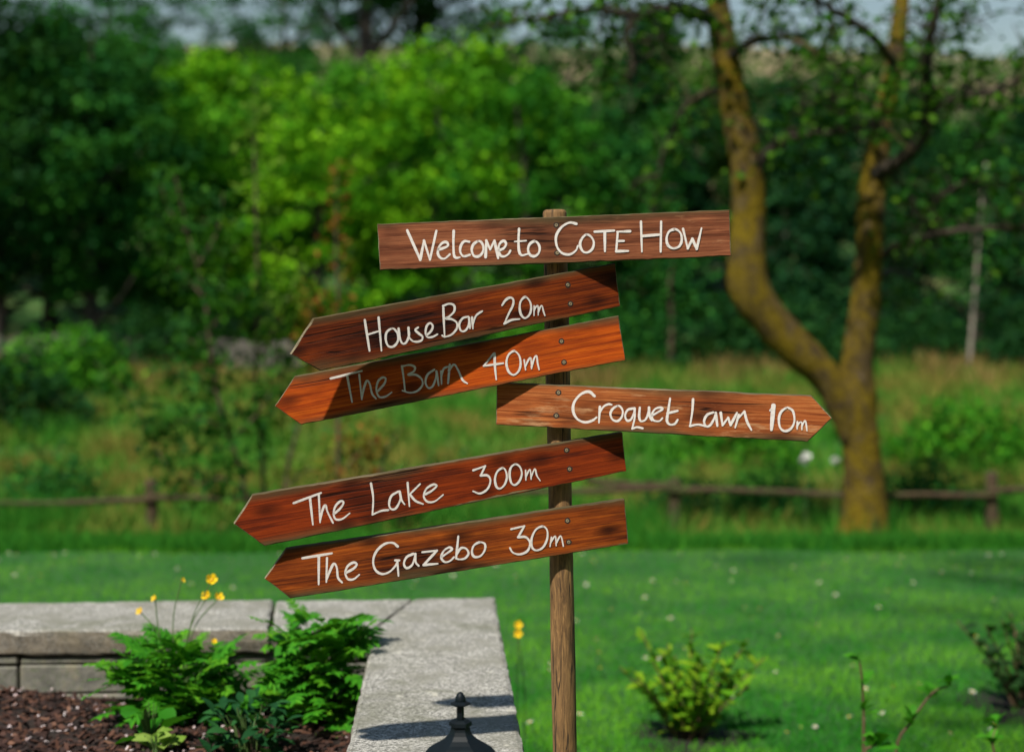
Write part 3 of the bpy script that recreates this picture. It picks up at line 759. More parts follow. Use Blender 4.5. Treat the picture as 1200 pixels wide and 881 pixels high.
# ------------------------------------------------------------------ plants in the bed
M_POPPY = leaf_mat('poppy_leaf', (.020, .14, .009), (.045, .24, .012), (.10, .36, .016), .3, spec=.12)
M_LIGHT = leaf_mat('fresh_leaf', (.04, .20, .010), (.09, .32, .014), (.17, .43, .02), .35, spec=.1)
M_DARKLEAF = leaf_mat('dark_leaf', (.010, .050, .018), (.018, .08, .024), (.03, .12, .03), .2, .35)
M_LIME = leaf_mat('lime_leaf', (.12, .26, .03), (.20, .34, .05), (.34, .42, .12), .3)
M_STEM = plain('green_stem', (.07, .13, .03), .6)
M_TWIG = plain('twig_bark', (.10, .065, .03), .8)
M_YEL = plain('yellow_petal', (.80, .56, .008), .5, 0, .12, 60)
M_ORANGE = plain('flower_centre', (.70, .42, .01), .6, 0, .2, 200)

def lobed(c, d, n, L, W, lobes=3):
    """one lobed leaflet as small polygons: returns list of quads (4 pts)"""
    s = d.cross(n).normalized(); q = []
    for i in range(lobes):
        f0 = i / lobes; f1 = (i + 1) / lobes
        for sg in (-1, 1):
            base = c + d * (L * f0); tipp = c + d * (L * (f1 + .12)) + s * (sg * W * (1 - .55 * f0)) + n * (-.12 * L * f1)
            mid = c + d * (L * f1); outer = c + d * (L * (f0 + .12)) + s * (sg * W * .55 * (1 - .4 * f0))
            q.append((base, outer, tipp, mid) if sg > 0 else (base, mid, tipp, outer))
    return q
def compound_leaf(mat, L=.12, pairs=3, ll=.045, lw=.022, droop=.35):
    """frond along +X from origin, arching; local z up"""
    Q = []; path = []
    for i in range(8):
        f = i / 7; path.append(Vector((L * f, 0, L * (.35 * f - droop * f * f))))
    for i in range(pairs):
        f = .45 + .45 * i / pairs; p = Vector((L * f, 0, L * (.35 * f - droop * f * f)))
        for sg in (-1, 1):
            d = Vector((.55, sg * 1, .1 - .2 * random.random())).normalized(); n = Vector((random.uniform(-.2, .2), random.uniform(-.2, .2), 1)).normalized()
            n = (n - d * n.dot(d)).normalized(); Q += lobed(p, d, n, ll * random.uniform(.8, 1.1), lw)
    d = Vector((1, 0, -.25)).normalized(); Q += lobed(path[-1], d, Vector((.25, 0, 1)).normalized(), ll * 1.15, lw * 1.15)
    mb = MB(); mb.add(tube(path, [.0018] * 4 + [.0014] * 4, 4))
    nst = len(mb.f)
    for q in Q: mb.add((q, [(0, 1, 2, 3)]))
    me = bpy.data.meshes.new('leaf'); me.from_pydata([tuple(v) for v in mb.v], [], mb.f); me.materials.append(mat)
    a = me.attributes.new('tint', 'FLOAT', 'POINT')
    a.data.foreach_set('value', np.clip(rng.normal(.5, .25, len(mb.v)), 0, 1).astype(np.float32)); me.update()
    return me
def simple_leaf(mat, L=.05, W=.024, fold=.25, curl=.2):
    rows = [(0, .05), (.18, .62), (.42, 1), (.68, .8), (.88, .36), (1, .02)]
    vs, fs = [], []
    for f, w in rows:
        z = L * (curl * f - curl * 1.4 * f * f)
        for sg in (-1, 0, 1): vs.append((L * f, sg * W * w, z + abs(sg) * W * w * fold))
    for i in range(len(rows) - 1):
        for k in range(2): fs.append((i * 3 + k, (i + 1) * 3 + k, (i + 1) * 3 + k + 1, i * 3 + k + 1))
    me = bpy.data.meshes.new('leaf'); me.from_pydata(vs, [], fs); me.materials.append(mat)
    a = me.attributes.new('tint', 'FLOAT', 'POINT'); a.data.foreach_set('value', [random.uniform(.2, .9)] * len(vs))
    me.polygons.foreach_set('use_smooth', [True] * len(fs)); me.update(); return me
def put(name, me, parent, p, yaw, pitch, s, roll=0.0):
    o = link(bpy.data.objects.new(name, me), parent)
    o.matrix_local = Matrix.Translation(p) @ Matrix.Rotation(yaw, 4, 'Z') @ Matrix.Rotation(-pitch, 4, 'Y') @ Matrix.Rotation(roll, 4, 'X') @ Matrix.Scale(s, 4)
    return o
FR = [compound_leaf(M_POPPY, .11, 4, .032, .021, .4) for _ in range(5)]
FR2 = [compound_leaf(M_POPPY, .10, 2, .045, .030, .4) for _ in range(4)] + [compound_leaf(M_LIGHT, .09, 2, .036, .030, .4) for _ in range(2)] + [simple_leaf(M_POPPY, .055, .023, .2, .3) for _ in range(3)] + [simple_leaf(M_LIGHT, .05, .022, .2, .3) for _ in range(2)]
def leafy_clump(name, px, py, Yd, rx, h, n, meshes, label, cat='plant', group=None, ry=None, sc=1.0, zb=None, low=.08):
    base = at(px, py, Yd); base.z = BED_Z - .01 if zb is None else zb
    root = empty(name, base); tag(root, label, cat, group); ry = ry or rx * .8
    for i in range(n):
        f = (i + .5) / n; a = i * 2.399 + random.uniform(-.4, .4)
        rr = math.sqrt(random.random()) * .75; hh = h * random.uniform(low, 1) * (1 - .5 * rr * rr)
        p = Vector((math.cos(a) * rx * rr, math.sin(a) * ry * rr, hh))
        put('leaf', random.choice(meshes), root, p, a + random.uniform(-1.6, 1.6), random.uniform(-.3, 1.0), sc * random.uniform(.7, 1.15), random.uniform(-.4, .4))
    mb = MB()
    for i in range(16):
        a = random.uniform(0, 6.28); r1 = random.uniform(.2, .7)
        mb.add(tube([(0.02 * math.cos(a), .02 * math.sin(a), -.02), (math.cos(a) * rx * r1 * .6, math.sin(a) * ry * r1 * .6, h * .45), (math.cos(a) * rx * r1, math.sin(a) * ry * r1, h * random.uniform(.6, .9))], [.003, .0022, .0012], 5))
    mb.build('stem', M_STEM, root)
    return root
pl1 = leafy_clump('poppy_plant', 205, 833, 3.93, .165, .23, 190, FR2, 'ferny green poppy plant with yellow flowers on the left of the bed', 'plant')
pl2 = leafy_clump('poppy_plant', 372, 823, 3.97, .135, .31, 190, FR2, 'taller ferny green plant with no flowers in the corner of the bed', 'plant')
DL = [simple_leaf(M_DARKLEAF, .055, .014, .3) for _ in range(3)]
pl3 = leafy_clump('leafy_plant', 292, 858, 3.62, .14, .17, 110, DL, 'low plant with dark narrow leaves between the two ferny plants', 'plant')
LL = [simple_leaf(M_LIME, .05, .019, .3) for _ in range(2)]
pl4 = leafy_clump('leafy_plant', 184, 862, 3.6, .05, .09, 16, LL, 'small seedling with pale yellow-green leaves in the mulch', 'plant')
BL = [simple_leaf(M_POPPY, .085, .036, .25) for _ in range(2)]
pl5 = leafy_clump('leafy_plant', 176, 845, 3.68, .05, .15, 7, BL, 'plant with a few broad rounded leaves in front of the poppies', 'plant')
pl6 = leafy_clump('leafy_plant', 25, 905, 3.3, .10, .07, 40, FR[:2], 'low green clump at the bottom left corner of the bed', 'plant', sc=.45)

def flower_mesh(mat, r=.017, cup=.6, petals=5):
    vs, fs = [], []
    for k in range(petals):
        a = 2 * math.pi * k / petals; o = len(vs)
        for (f, w) in ((0, .1), (.45, .62), (.85, .72), (1.05, .35)):
            for sg in (-1, 1):
                aa = a + sg * w * math.pi / petals * 1.25
                vs.append((r * f * math.cos(aa), r * f * math.sin(aa), r * cup * f * f + .0004 * k))
        for i in range(3): fs.append((o + 2 * i, o + 2 * i + 1, o + 2 * i + 3, o + 2 * i + 2))
    me = bpy.data.meshes.new('flower'); me.from_pydata(vs, [], fs); me.materials.append(mat); me.update(); return me
FL = flower_mesh(M_YEL, .0135, .75)
def centre_mesh(r=.005):
    vs, fs = lathe([(0, r * .3), (.3 * r, r * .8), (.8 * r, r), (1.2 * r, r * .6)], 8, 0, r * 1.6, False)
    me = bpy.data.meshes.new('centre'); me.from_pydata(vs, [], fs); me.materials.append(M_ORANGE); me.update(); return me
CM = centre_mesh()
def flower_on(root, px, py, Yd, s, foot_local, tilt=(.5, .2)):
    p = at(px, py, Yd) - Vector(root.location); fl = Vector(foot_local)
    mid = (p + fl) / 2 + Vector((random.uniform(-.02, .02), random.uniform(-.02, .02), .02))
    mb = MB(); mb.add(tube(crom([fl, mid, p], 5), [.0017] * 11, 5)); stem = mb.build('flower_stem', M_STEM, root)
    o = link(bpy.data.objects.new('flower', FL), root)
    o.matrix_local = Matrix.Translation(p) @ Matrix.Rotation(tilt[0], 4, 'X') @ Matrix.Rotation(tilt[1], 4, 'Y') @ Matrix.Scale(s, 4)
    c = link(bpy.data.objects.new('flower_centre', CM), o)
for (px, py, s, tl) in ((248, 680, 1.15, (1.0, .2)), (243, 699, 1.0, (.9, -.3)), (256, 701, 1.0, (.7, .4)), (213, 680, .55, (.6, .9)), (182, 702, .7, (.8, -.6)), (165, 717, .8, (.9, -.4)), (251, 752, .6, (.8, .2))):
    flower_on(pl1, px, py, 3.95, s, ((px - 213) / 420 * .3, 0, .16), tl)
tallp = empty('tall_poppy', (on_z(607, 735, .5).x * 0 + at(607, 735, 4.85).x, 4.85, 0)); tag(tallp, 'two yellow poppies on thin stems just right of the wall corner', 'flower')
flower_on(tallp, 607, 733, 4.85, 1.1, (0, 0, 0), (1.0, .1)); flower_on(tallp, 607.5, 743, 4.83, 1.1, (.015, 0, 0), (1.1, -.1))

# ------------------------------------------------------------------ shrubs on the lawn
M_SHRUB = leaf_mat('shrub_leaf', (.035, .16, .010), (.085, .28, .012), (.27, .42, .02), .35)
M_SHRUBD = leaf_mat('dark_shrub_leaf', (.015, .045, .016), (.025, .07, .02), (.045, .11, .025), .25)  # own leaf colour of the dark-leaved shrub
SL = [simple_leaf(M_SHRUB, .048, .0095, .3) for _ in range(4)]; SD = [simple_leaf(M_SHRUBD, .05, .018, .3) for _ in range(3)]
SG = [simple_leaf(M_POPPY, .055, .017, .3) for _ in range(3)]
def shrub(name, base, h, rad, nst, nl, leaves, label, lean=.5, s=1.0):
    root = empty(name, base); tag(root, label, 'shrub')
    for i in range(nst):
        a = i * 2.399 + random.uniform(-.3, .3); rr = math.sqrt((i + .6) / nst) * rad
        hh = h * random.uniform(.55, 1) * (1 - .25 * rr / rad)
        P = crom([(0.15 * rr * math.cos(a), .15 * rr * math.sin(a), -.02), (.5 * rr * math.cos(a), .5 * rr * math.sin(a), hh * .5), (rr * math.cos(a), rr * math.sin(a), hh)], 5)
        mb = MB(); mb.add(tube(P, [.006 - .0035 * j / (len(P) - 1) for j in range(len(P))], 6)); mb.build('stem', M_TWIG, root)
        for k in range(nl):
            f = .25 + .75 * (k + random.random()) / nl; p = Vector(P[min(int(f * (len(P) - 1)), len(P) - 1)])
            put('leaf', random.choice(leaves), root, p, random.uniform(0, 6.28), random.uniform(.0, 1.0), s * random.uniform(.6, 1.2), random.uniform(-.5, .5))
    return root
b1 = on_z(806, 866, 0)
shrub('young_shrub', b1, .49, .29, 22, 30, SL, 'small shrub with upright yellow-green shoots in a soil ring on the lawn', s=1.3)
b2 = on_z(1205, 830, 0)
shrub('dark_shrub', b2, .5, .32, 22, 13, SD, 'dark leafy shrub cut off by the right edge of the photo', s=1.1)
M_SOIL = plain('damp_soil', (.010, .007, .005), .95, 0, .6, 60)
def soil_ring(base, r, name, label):
    vs = [(0, 0, .012)]; n = 28
    for q, (f, z) in enumerate(((.5, .013), (.85, .010), (1.0, .005))):
        for i in range(n):
            a = 2 * math.pi * i / n; rr = r * f * (1 + .2 * math.sin(3 * a + 1) + .12 * math.sin(7 * a) + random.uniform(-.08, .08)); vs.append((rr * math.cos(a), rr * math.sin(a) * .9, z + random.uniform(-.003, .004)))
    fs = [(0, 1 + i, 1 + (i + 1) % n) for i in range(n)] + [(1 + q * n + i, 1 + (q + 1) * n + i, 1 + (q + 1) * n + (i + 1) % n, 1 + q * n + (i + 1) % n) for q in range(2) for i in range(n)]
    o = mesh_obj(name, vs, fs, M_SOIL, smooth=True); o.location = (base.x, base.y, 0); tag(o, label, kind='structure')
soil_ring(b1, .22, 'soil_patch', 'bare soil ring around the small shrub'); soil_ring(b2, .28, 'soil_patch', 'bare soil under the dark shrub')
# near twigs, bottom right
def twig(px0, py0, pts, Yd, label, leaves, nl):
    base = at(px0, py0, Yd); base.z = 0; root = empty('young_shoot', base); tag(root, label, 'shrub')
    P = [Vector((0, 0, 0))] + [at(px, py, Yd + dy) - base for px, py, dy in pts]
    Pc = crom(P, 5); n = len(Pc)
    mb = MB(); mb.add(tube(Pc, [.006 - .003 * j / (n - 1) for j in range(n)], 6)); mb.build('stem', M_TWIG, root)
    for p in P[2:]:
        for k in range(nl):
            put('leaf', random.choice(leaves), root, p + Vector((0, 0, random.uniform(-.012, .012))), random.uniform(0, 6.28), random.uniform(.1, 1.1), random.uniform(.7, 1.15), random.uniform(-.4, .4))
    return root
twig(1012, 900, [(1012, 860, 0), (1012, 835, .01), (1010, 795, 0), (1007, 773, 0)], 4.3, 'single upright shoot with leaf tufts at the bottom right', SG, 3)
twig(1050, 930, [(1050, 880, 0), (1068, 845, 0), (1092, 812, .02), (1112, 803, .03)], 4.3, 'twig leaning right with a leaf tuft at its tip', SG, 6)
twig(1165, 930, [(1165, 890, 0), (1163, 868, 0), (1168, 850, .02)], 4.25, 'short leafy shoot at the bottom edge near the right corner', SG, 6)
twig(1000, 930, [(1012, 890, 0), (1020, 875, 0), (1030, 872, 0)], 4.2, 'low leaf cluster below the upright shoot', SG, 7)

# ------------------------------------------------------------------ grass
def grass_mesh(name, P, h, w, mat, lean=.5):
    n = len(P); a = rng.uniform(0, 2 * np.pi, n); hh = h * rng.uniform(.45, 1.25, n); ww = w * rng.uniform(.7, 1.3, n)
    d = np.stack([np.cos(a), np.sin(a), np.zeros(n)], 1)
    l = np.stack([rng.normal(size=n) * lean, rng.normal(size=n) * lean, np.ones(n)], 1) * hh[:, None]
    V = np.stack([P - d * ww[:, None] * .5, P + d * ww[:, None] * .5, P + l], 1)
    return np_mesh(name, V, 3, mat, rng.uniform(0, 1, n))
def sample_view(n, y0, y1, z0, margin=60, pw=1.0):
    """points on the ground inside (and somewhat round) the view"""
    u = rng.uniform(0, 1, n); y = 1 / (1 / y0 + (1 / y1 - 1 / y0) * u) if pw == 1 else y0 + (y1 - y0) * u
    half = (600 + margin) / F * y + .35
    x = rng.uniform(-1, 1, n) * half
    return x, y
M_GRASS = leaf_mat('lawn_blade', (.010, .13, .012), (.028, .23, .018), (.065, .33, .024), .3, .7, 1.4, ((.085, .34, .020), (.20, .50, .030)))
x, y = sample_view(420000, 2.6, 9.9, 0, 240)
ok = (y < lawn_edge(x) + .02)
k = (y - RB.y) / (OUT.y - RB.y); wx = RB.x + (OUT.x - RB.x) * k
ok &= ~((x < wx - .03) & (y < OUT.y + .0))
ok &= (np.hypot(x - b1.x, (y - b1.y) / .9) > rng.uniform(.02, .26, len(x))) & (np.hypot(x - b2.x, (y - b2.y) / .9) > rng.uniform(.05, .3, len(x)))
P = np.stack([x, y, np.full_like(x, .002)], 1)[ok]
g1 = link(bpy.data.objects.new('lawn_grass', grass_mesh('lawn_grass', P, .032, .0052, M_GRASS, .6))); tag(g1, 'short mown grass of the lawn', kind='stuff')
M_ROUGH = leaf_mat('rough_blade', (.016, .12, .014), (.035, .19, .018), (.07, .27, .022), .3, .6)
x, y = sample_view(75000, 9.4, 11.2, 0, 500, 0); ok = y > lawn_edge(x) - .03
P = np.stack([x, y, terrain(x, y) - .02], 1)[ok]
g2 = link(bpy.data.objects.new('rough_grass', grass_mesh('rough_grass', P, .11, .012, M_ROUGH, .5))); tag(g2, 'longer uncut grass along the far edge of the lawn', kind='stuff')
x, y = sample_view(44000, 11.0, 12.6, 0, 500, 0); ok = (np.sin(x * 2.7) + np.sin(x * 1.1 + 1.5) + rng.normal(size=len(x)) * .4) > .1
g5 = link(bpy.data.objects.new('fence_grass', grass_mesh('fence_grass', np.stack([x, y, terrain(x, y) - .03], 1)[ok], .42, .016, M_ROUGH, .4))); tag(g5, 'tall green tufts growing through the fence', kind='stuff')
M_MEADOW = leaf_mat('meadow_blade', (.03, .16, .018), (.06, .25, .024), (.11, .33, .035), .3, .6, .8, ((.10, .20, .025), (.34, .22, .06)))
x, y = sample_view(170000, 11, 29, 0, 520, 0)
keep = rng.uniform(0, 1, len(x)) < .25 + .75 * (np.sin(x * 2.1 + y) * np.cos(y * 1.7 - x * .6) > -.2)
P = np.stack([x, y, terrain(x, y) - .03], 1)[keep]
g3 = link(bpy.data.objects.new('meadow_grass', grass_mesh('meadow_grass', P, .30, .035, M_MEADOW, .5))); tag(g3, 'tall mixed green and straw coloured meadow grass', kind='stuff')
# straw-coloured dead grass belt at the foot of the wood
M_STRAW = leaf_mat('straw_blade', (.11, .09, .025), (.21, .14, .045), (.32, .21, .08), .2, .7)
x = rng.uniform(-20, 20, 17000); y = 24.5 + rng.normal(size=17000) * .9; keep = (np.sin(x * 1.9) + np.sin(x * .47 + 2) + rng.normal(size=len(x)) * .5 > -.2)
g4 = link(bpy.data.objects.new('straw_grass', grass_mesh('straw_grass', np.stack([x, y, terrain(x, y) - .02], 1)[keep], .42, .045, M_STRAW, .45))); tag(g4, 'belt of dry straw coloured grass below the wood', kind='stuff')

# daisies
M_WHITE = plain('daisy_petal', (.72, .72, .70), .6, 0, .06, 100)
def daisy_mesh():
    vs, fs, mi = [], [], []
    for k in range(11):
        a = 2 * math.pi * k / 11; o = len(vs)
        for f, w in ((.25, .05), (.7, .16), (1, .09)):
            for sg in (-1, 1): vs.append((.0125 * f * math.cos(a + sg * w), .0125 * f * math.sin(a + sg * w), .05 + .002 * f))
        fs += [(o, o + 1, o + 3, o + 2), (o + 2, o + 3, o + 5, o + 4)]; mi += [0, 0]
    o = len(vs); lv, lf = lathe([(0, .002), (.0015, .004), (.003, .0042)], 8, 0, .054, False)
    vs += lv; fs += [tuple(i + o for i in f) for f in lf]; mi += [1] * len(lf)
    o = len(vs); tv, tf = tube([(0, 0, 0), (.001, 0, .05)], [.0008, .0008], 4); vs += [tuple(q) for q in tv]; fs += [tuple(i + o for i in f) for f in tf]; mi += [2] * len(tf)
    me = bpy.data.meshes.new('daisy'); me.from_pydata(vs, [], fs)
    for mm in (M_WHITE, M_ORANGE, M_STEM): me.materials.append(mm)
    me.polygons.foreach_set('material_index', mi); me.update(); return me
DM = daisy_mesh(); nd = 0
while nd < 130:
    px = random.uniform(-10, 1215); py = 648 + 215 * random.random() ** 1.7
    if px < 610 and py > 690: continue
    p = on_z(px, py, .04)
    if p.y > float(lawn_edge(p.x)) - .1 or math.hypot(p.x - b1.x, p.y - b1.y) < .32: continue
    o = link(bpy.data.objects.new('daisy', DM)); o.location = (p.x, p.y, 0); o.rotation_euler = (random.uniform(0, .5), random.uniform(-.3, .3), random.uniform(0, 6)); s_ = random.uniform(.75, 1.3); o.scale = (s_,) * 3
    tag(o, 'small white daisy growing in the lawn', 'daisy', 'daisies dotted over the lawn'); nd += 1

# ------------------------------------------------------------------ fence
M_FENCE = bark_mat('fence_wood', (.03, .02, .012), (.11, .068, .032), (.07, .08, .02), .42, 8)
fence = empty('post_and_rail_fence', (0, 12, 0)); tag(fence, 'low post and rail fence of weathered wood beyond the lawn', 'fence')
FLc = Vector(fence.location)
def fpost(px, topy, Yd, w=.055):
    p = at(px, topy, Yd); z0 = float(terrain(p.x, p.y)) - .2
    mb = MB(); mb.add(tube([(p.x, p.y, z0), (p.x + .01, p.y, (z0 + p.z) / 2), (p.x, p.y, p.z - .02), (p.x, p.y, p.z)], [w, w, w * .95, w * .7], 8, .06))
    mb.v = [Vector(v) - FLc for v in mb.v]; mb.build('post', M_FENCE, fence)
def frail(px0, py0, px1, py1, Yd, Yd2=None, w=.026):
    a, b_ = at(px0, py0, Yd), at(px1, py1, Yd2 or Yd); P = [a.lerp(b_, i / 6) + Vector((0, 0, random.uniform(-.012, .012))) for i in range(7)]
    mb = MB(); mb.add(tube(P, [w] * 7, 7, .12)); mb.v = [Vector(v) - FLc for v in mb.v]; mb.build('rail', M_FENCE, fence)
for px, ty in ((-430, 573), (1640, 546), (-130, 570), (177, 562), (470, 566), (790, 560), (1162, 553), (1400, 548)): fpost(px, ty, 12.0)
frail(-440, 596, -125, 591, 11.93); frail(1395, 568, 1650, 565, 11.93); frail(-140, 592, 182, 586, 11.93); frail(172, 584, 475, 581, 11.93); frail(465, 582, 795, 572, 11.93)
frail(785, 573, 1000, 580, 11.93); frail(1000, 582, 1168, 579, 11.93); frail(1156, 574, 1410, 568, 11.93)
frail(690, 563, 800, 570, 12.08, None, .028)

# ------------------------------------------------------------------ the big mossy tree
m, t, b, out = new_mat('mossy_bark')
v = coords(t, scale=(1, 1, .45)); nb1 = noise(t, v, 16, 6, .7); nb2 = noise(t, coords(t, scale=(1, 1, .7)), 4.5, 7, .75, .8); nb3 = noise(t, coords(t), 34, 4, .7)
c = ramp(t, nb1, [(.32, (.018, .012, .009)), (.52, (.075, .052, .034)), (.72, (.17, .13, .09))])
mc = ramp(t, nb3, [(.3, (.065, .045, .006)), (.5, (.165, .115, .009)), (.72, (.29, .21, .018))])
c = mixc(t, ramp(t, nb2, [(.46, (1, 1, 1)), (.62, (.05, .05, .05))]), c, mc)
t.links.new(c, b.inputs['Base Color']); b.inputs['Roughness'].default_value = .95; b.inputs['Specular IOR Level'].default_value = .1
bump(t, b, mixc(t, .5, nb1, nb3), 1.0, .06)
M_MOSS = m
M_BOUGH = bark_mat('bough_bark', (.012, .009, .006), (.05, .036, .02), (.13, .085, .012), .36, 6)
M_OAK = leaf_mat('oak_leaf', (.012, .060, .008), (.026, .11, .010), (.09, .20, .014), .25)
TY = 11.45
tb = at(1013, 622, TY); tree = empty('mossy_tree', (tb.x, TY, float(terrain(tb.x, TY)))); tag(tree, 'large forked tree with yellow moss on its bark behind the lawn', 'tree')
TL = Vector(tree.location)
def limb_px(pts):
    return [at(px, py, TY + dy) - TL for px, py, dy, r in pts], [r * .84 for *_, r in pts]
mb = MB()
def limb(pts, segs=14, jit=.05, sub=5):
    P, r = limb_px(pts); Q = crom([(*p, rr) for p, rr in zip(P, r)], sub)
    if segs > 12: Q = [(q[0], q[1], q[2], q[3] * (1.04 + .03 * math.sin(i * .5))) for i, q in enumerate(Q)]
    mb.add(tube([q[:3] for q in Q], [max(q[3], .004) for q in Q], segs, jit)); return [Vector(q[:3]) for q in Q]
limb([(1013, 665, 0, .42), (1013, 642, 0, .33), (1013, 618, 0, .245), (1013, 575, 0, .185), (1010, 530, 0, .175), (1005, 490, 0, .18), (1003, 455, 0, .18), (1004, 430, 0, .155), (1007, 405, 0, .14), (1014, 350, 0, .135), (1019, 290, 0, .125), (1022, 225, .05, .12), (1031, 160, .1, .105), (1046, 90, .15, .09), (1056, 10, .2, .075), (1062, -90, .3, .06), (1070, -200, .4, .04), (1068, -300, .4, .02)], 26, .045)
limb([(1000, 520, -.02, .10), (988, 478, -.03, .145), (968, 443, -.05, .15), (935, 410, -.08, .165), (905, 378, -.1, .175), (880, 343, -.12, .185), (875, 305, -.12, .172), (877, 255, -.1, .158), (876, 200, -.1, .145), (866, 150, -.1, .135), (855, 95, -.1, .125), (846, 40, -.1, .118), (838, -20, -.1, .10), (832, -100, 0, .07), (838, -220, 0, .04), (835, -320, 0, .02)], 26, .045)
mb.build('trunk', M_MOSS, tree, smooth=True); mb = MB()
BR = []
BR.append(limb([(1026, 205, 0, .08), (1052, 190, -.2, .07), (1080, 160, -.4, .065), (1090, 120, -.6, .055), (1086, 65, -.8, .05), (1100, 0, -1, .04), (1115, -80, -1.1, .03), (1130, -150, -1.2, .012)], 9))
BR.append(limb([(1088, 125, -.5, .04), (1110, 118, -.7, .035), (1140, 112, -.9, .03), (1175, 104, -1, .024), (1215, 82, -1.1, .02), (1260, 60, -1.2, .008)], 7))
BR.append(limb([(884, 205, -.1, .05), (900, 180, -.3, .045), (925, 162, -.5, .038), (960, 156, -.6, .03), (995, 154, -.7, .022), (1030, 140, -.8, .008)], 8))
BR.append(limb([(1032, 300, 0, .05), (1062, 284, -.3, .04), (1100, 274, -.5, .034), (1150, 268, -.6, .03), (1210, 266, -.7, .025), (1290, 255, -.8, .01)], 8))
BR.append(limb([(844, 30, -.1, .075), (815, 14, -.3, .06), (780, 12, -.5, .05), (740, 18, -.8, .04), (700, 12, -1, .03), (650, 18, -1.2, .022), (590, 30, -1.3, .008)], 8))
BR.append(limb([(740, 18, -.8, .03), (735, 45, -.9, .022), (742, 75, -.9, .016), (738, 110, -.9, .006)], 6))
BR.append(limb([(852, 70, -.1, .05), (880, 50, -.5, .04), (920, 45, -.8, .03), (960, 62, -1, .022), (1000, 90, -1.1, .008)], 7))
BR.append(limb([(1048, 75, .1, .05), (1020, 40, -.3, .04), (980, 15, -.6, .03), (940, -10, -.8, .02), (900, -20, -1, .008)], 7))
BR.append(limb([(1020, 330, 0, .035), (1045, 318, .5, .03), (1075, 330, .9, .02), (1105, 345, 1.2, .008)], 6))
BR.append(limb([(838, -20, -.1, .06), (780, -60, -.6, .045), (700, -80, -1, .03), (620, -70, -1.3, .01)], 7))
BR.append(limb([(1060, -60, .3, .05), (1120, -110, 0, .04), (1190, -130, -.3, .03), (1260, -120, -.5, .01)], 7))
BR.append(limb([(832, -110, 0, .05), (900, -170, .3, .04), (960, -200, .5, .025), (1010, -230, .6, .01)], 7))
BR.append(limb([(862, 110, -.1, .05), (835, 108, .3, .04), (805, 125, .6, .03), (782, 165, .8, .022), (770, 215, .9, .014), (762, 250, .9, .006)], 7))
BR.append(limb([(1036, 140, .1, .045), (1010, 115, .3, .035), (975, 110, .5, .025), (945, 125, .6, .01)], 7))
BR.append(limb([(1042, 110, .1, .045), (1075, 85, .4, .035), (1105, 40, .6, .025), (1140, 25, .8, .01)], 7))
BR.append(limb([(1088, 270, -.4, .03), (1100, 235, -.5, .022), (1130, 215, -.5, .016), (1165, 220, -.5, .006)], 6))
BR.append(limb([(1030, 190, .1, .03), (1060, 225, .3, .02), (1085, 250, .3, .012), (1100, 290, .3, .006)], 6))
mb.build('branches', M_BOUGH, tree, smooth=True)
mbt = MB(); LC = []
for Q in BR:
    n = len(Q)
    for i in range(n // 4, n):
        for _ in range(2):
            d = Vector((random.gauss(0, 1), random.gauss(.35, 1), random.gauss(.15, .8))).normalized(); L = random.uniform(.18, .55)
            p1 = Q[i] + d * L * .5 + Vector((0, 0, .03)); p2 = Q[i] + d * L + Vector((0, 0, -.06))
            mbt.add(tube([Q[i], p1, p2], [.008, .006, .003], 4))
            for q in (p1, p2):
                if random.random() < (.42 if (q + TL).z > 3.0 else .2): LC.append((q, random.randint(6, 22)))
mbt.build('twigs', M_BOUGH, tree)['kind'] = 'stuff'
C = np.concatenate([np.array(q)[None] + rng.normal(size=(k, 3)) * .10 for q, k in LC])
me = np_mesh('crown', leaf_quads(C, .08, .4, .65), 4, M_OAK, rng.uniform(0, 1, len(C))); link(bpy.data.objects.new('crown', me), tree)

# ------------------------------------------------------------------ saplings in front of the fence
M_SAP = leaf_mat('sapling_leaf', (.012, .065, .012), (.026, .11, .016), (.06, .19, .018), .35)
M_RED = leaf_mat('bronze_leaf', (.16, .05, .012), (.26, .10, .02), (.16, .20, .02), .35)
M_SAPL = leaf_mat('young_leaf', (.06, .15, .015), (.10, .22, .02), (.17, .29, .03), .4)
M_THIN = plain('thin_bark', (.09, .06, .035), .85)
def sapling(stems, Yd, mat, label, nleaf=5, lsz=.07, spread=.09, name='sapling'):
    q0 = at(stems[0][0][0], stems[0][0][1], Yd); base = Vector((q0.x, Yd, float(terrain(q0.x, Yd)) - .03)); root = empty(name, base); tag(root, label, 'tree')
    mb = MB(); C = []
    for st_ in stems:
        P = [at(p[0], p[1], Yd + (p[2] if len(p) > 2 else 0)) - base for p in st_]
        if st_ is stems[0]: P[0] = Vector((0, 0, 0))
        Q = crom(P, 6); n = len(Q); r0 = .022 if st_ is stems[0] else .012
        mb.add(tube(Q, [r0 * (1 - .8 * i / n) for i in range(n)], 6))
        for i in range(n // 5 if st_ is stems[0] else 1, n):
            for _ in range(nleaf):
                d = rng.normal(size=3) * spread * (1.2 - .5 * i / n); C.append(np.array(Q[i]) + d)
    mb.build('trunk', M_THIN, root); C = np.array(C)
    me = np_mesh('crown', leaf_quads(C, lsz, .3, .55), 4, mat, rng.uniform(0, 1, len(C))); link(bpy.data.objects.new('crown', me), root)
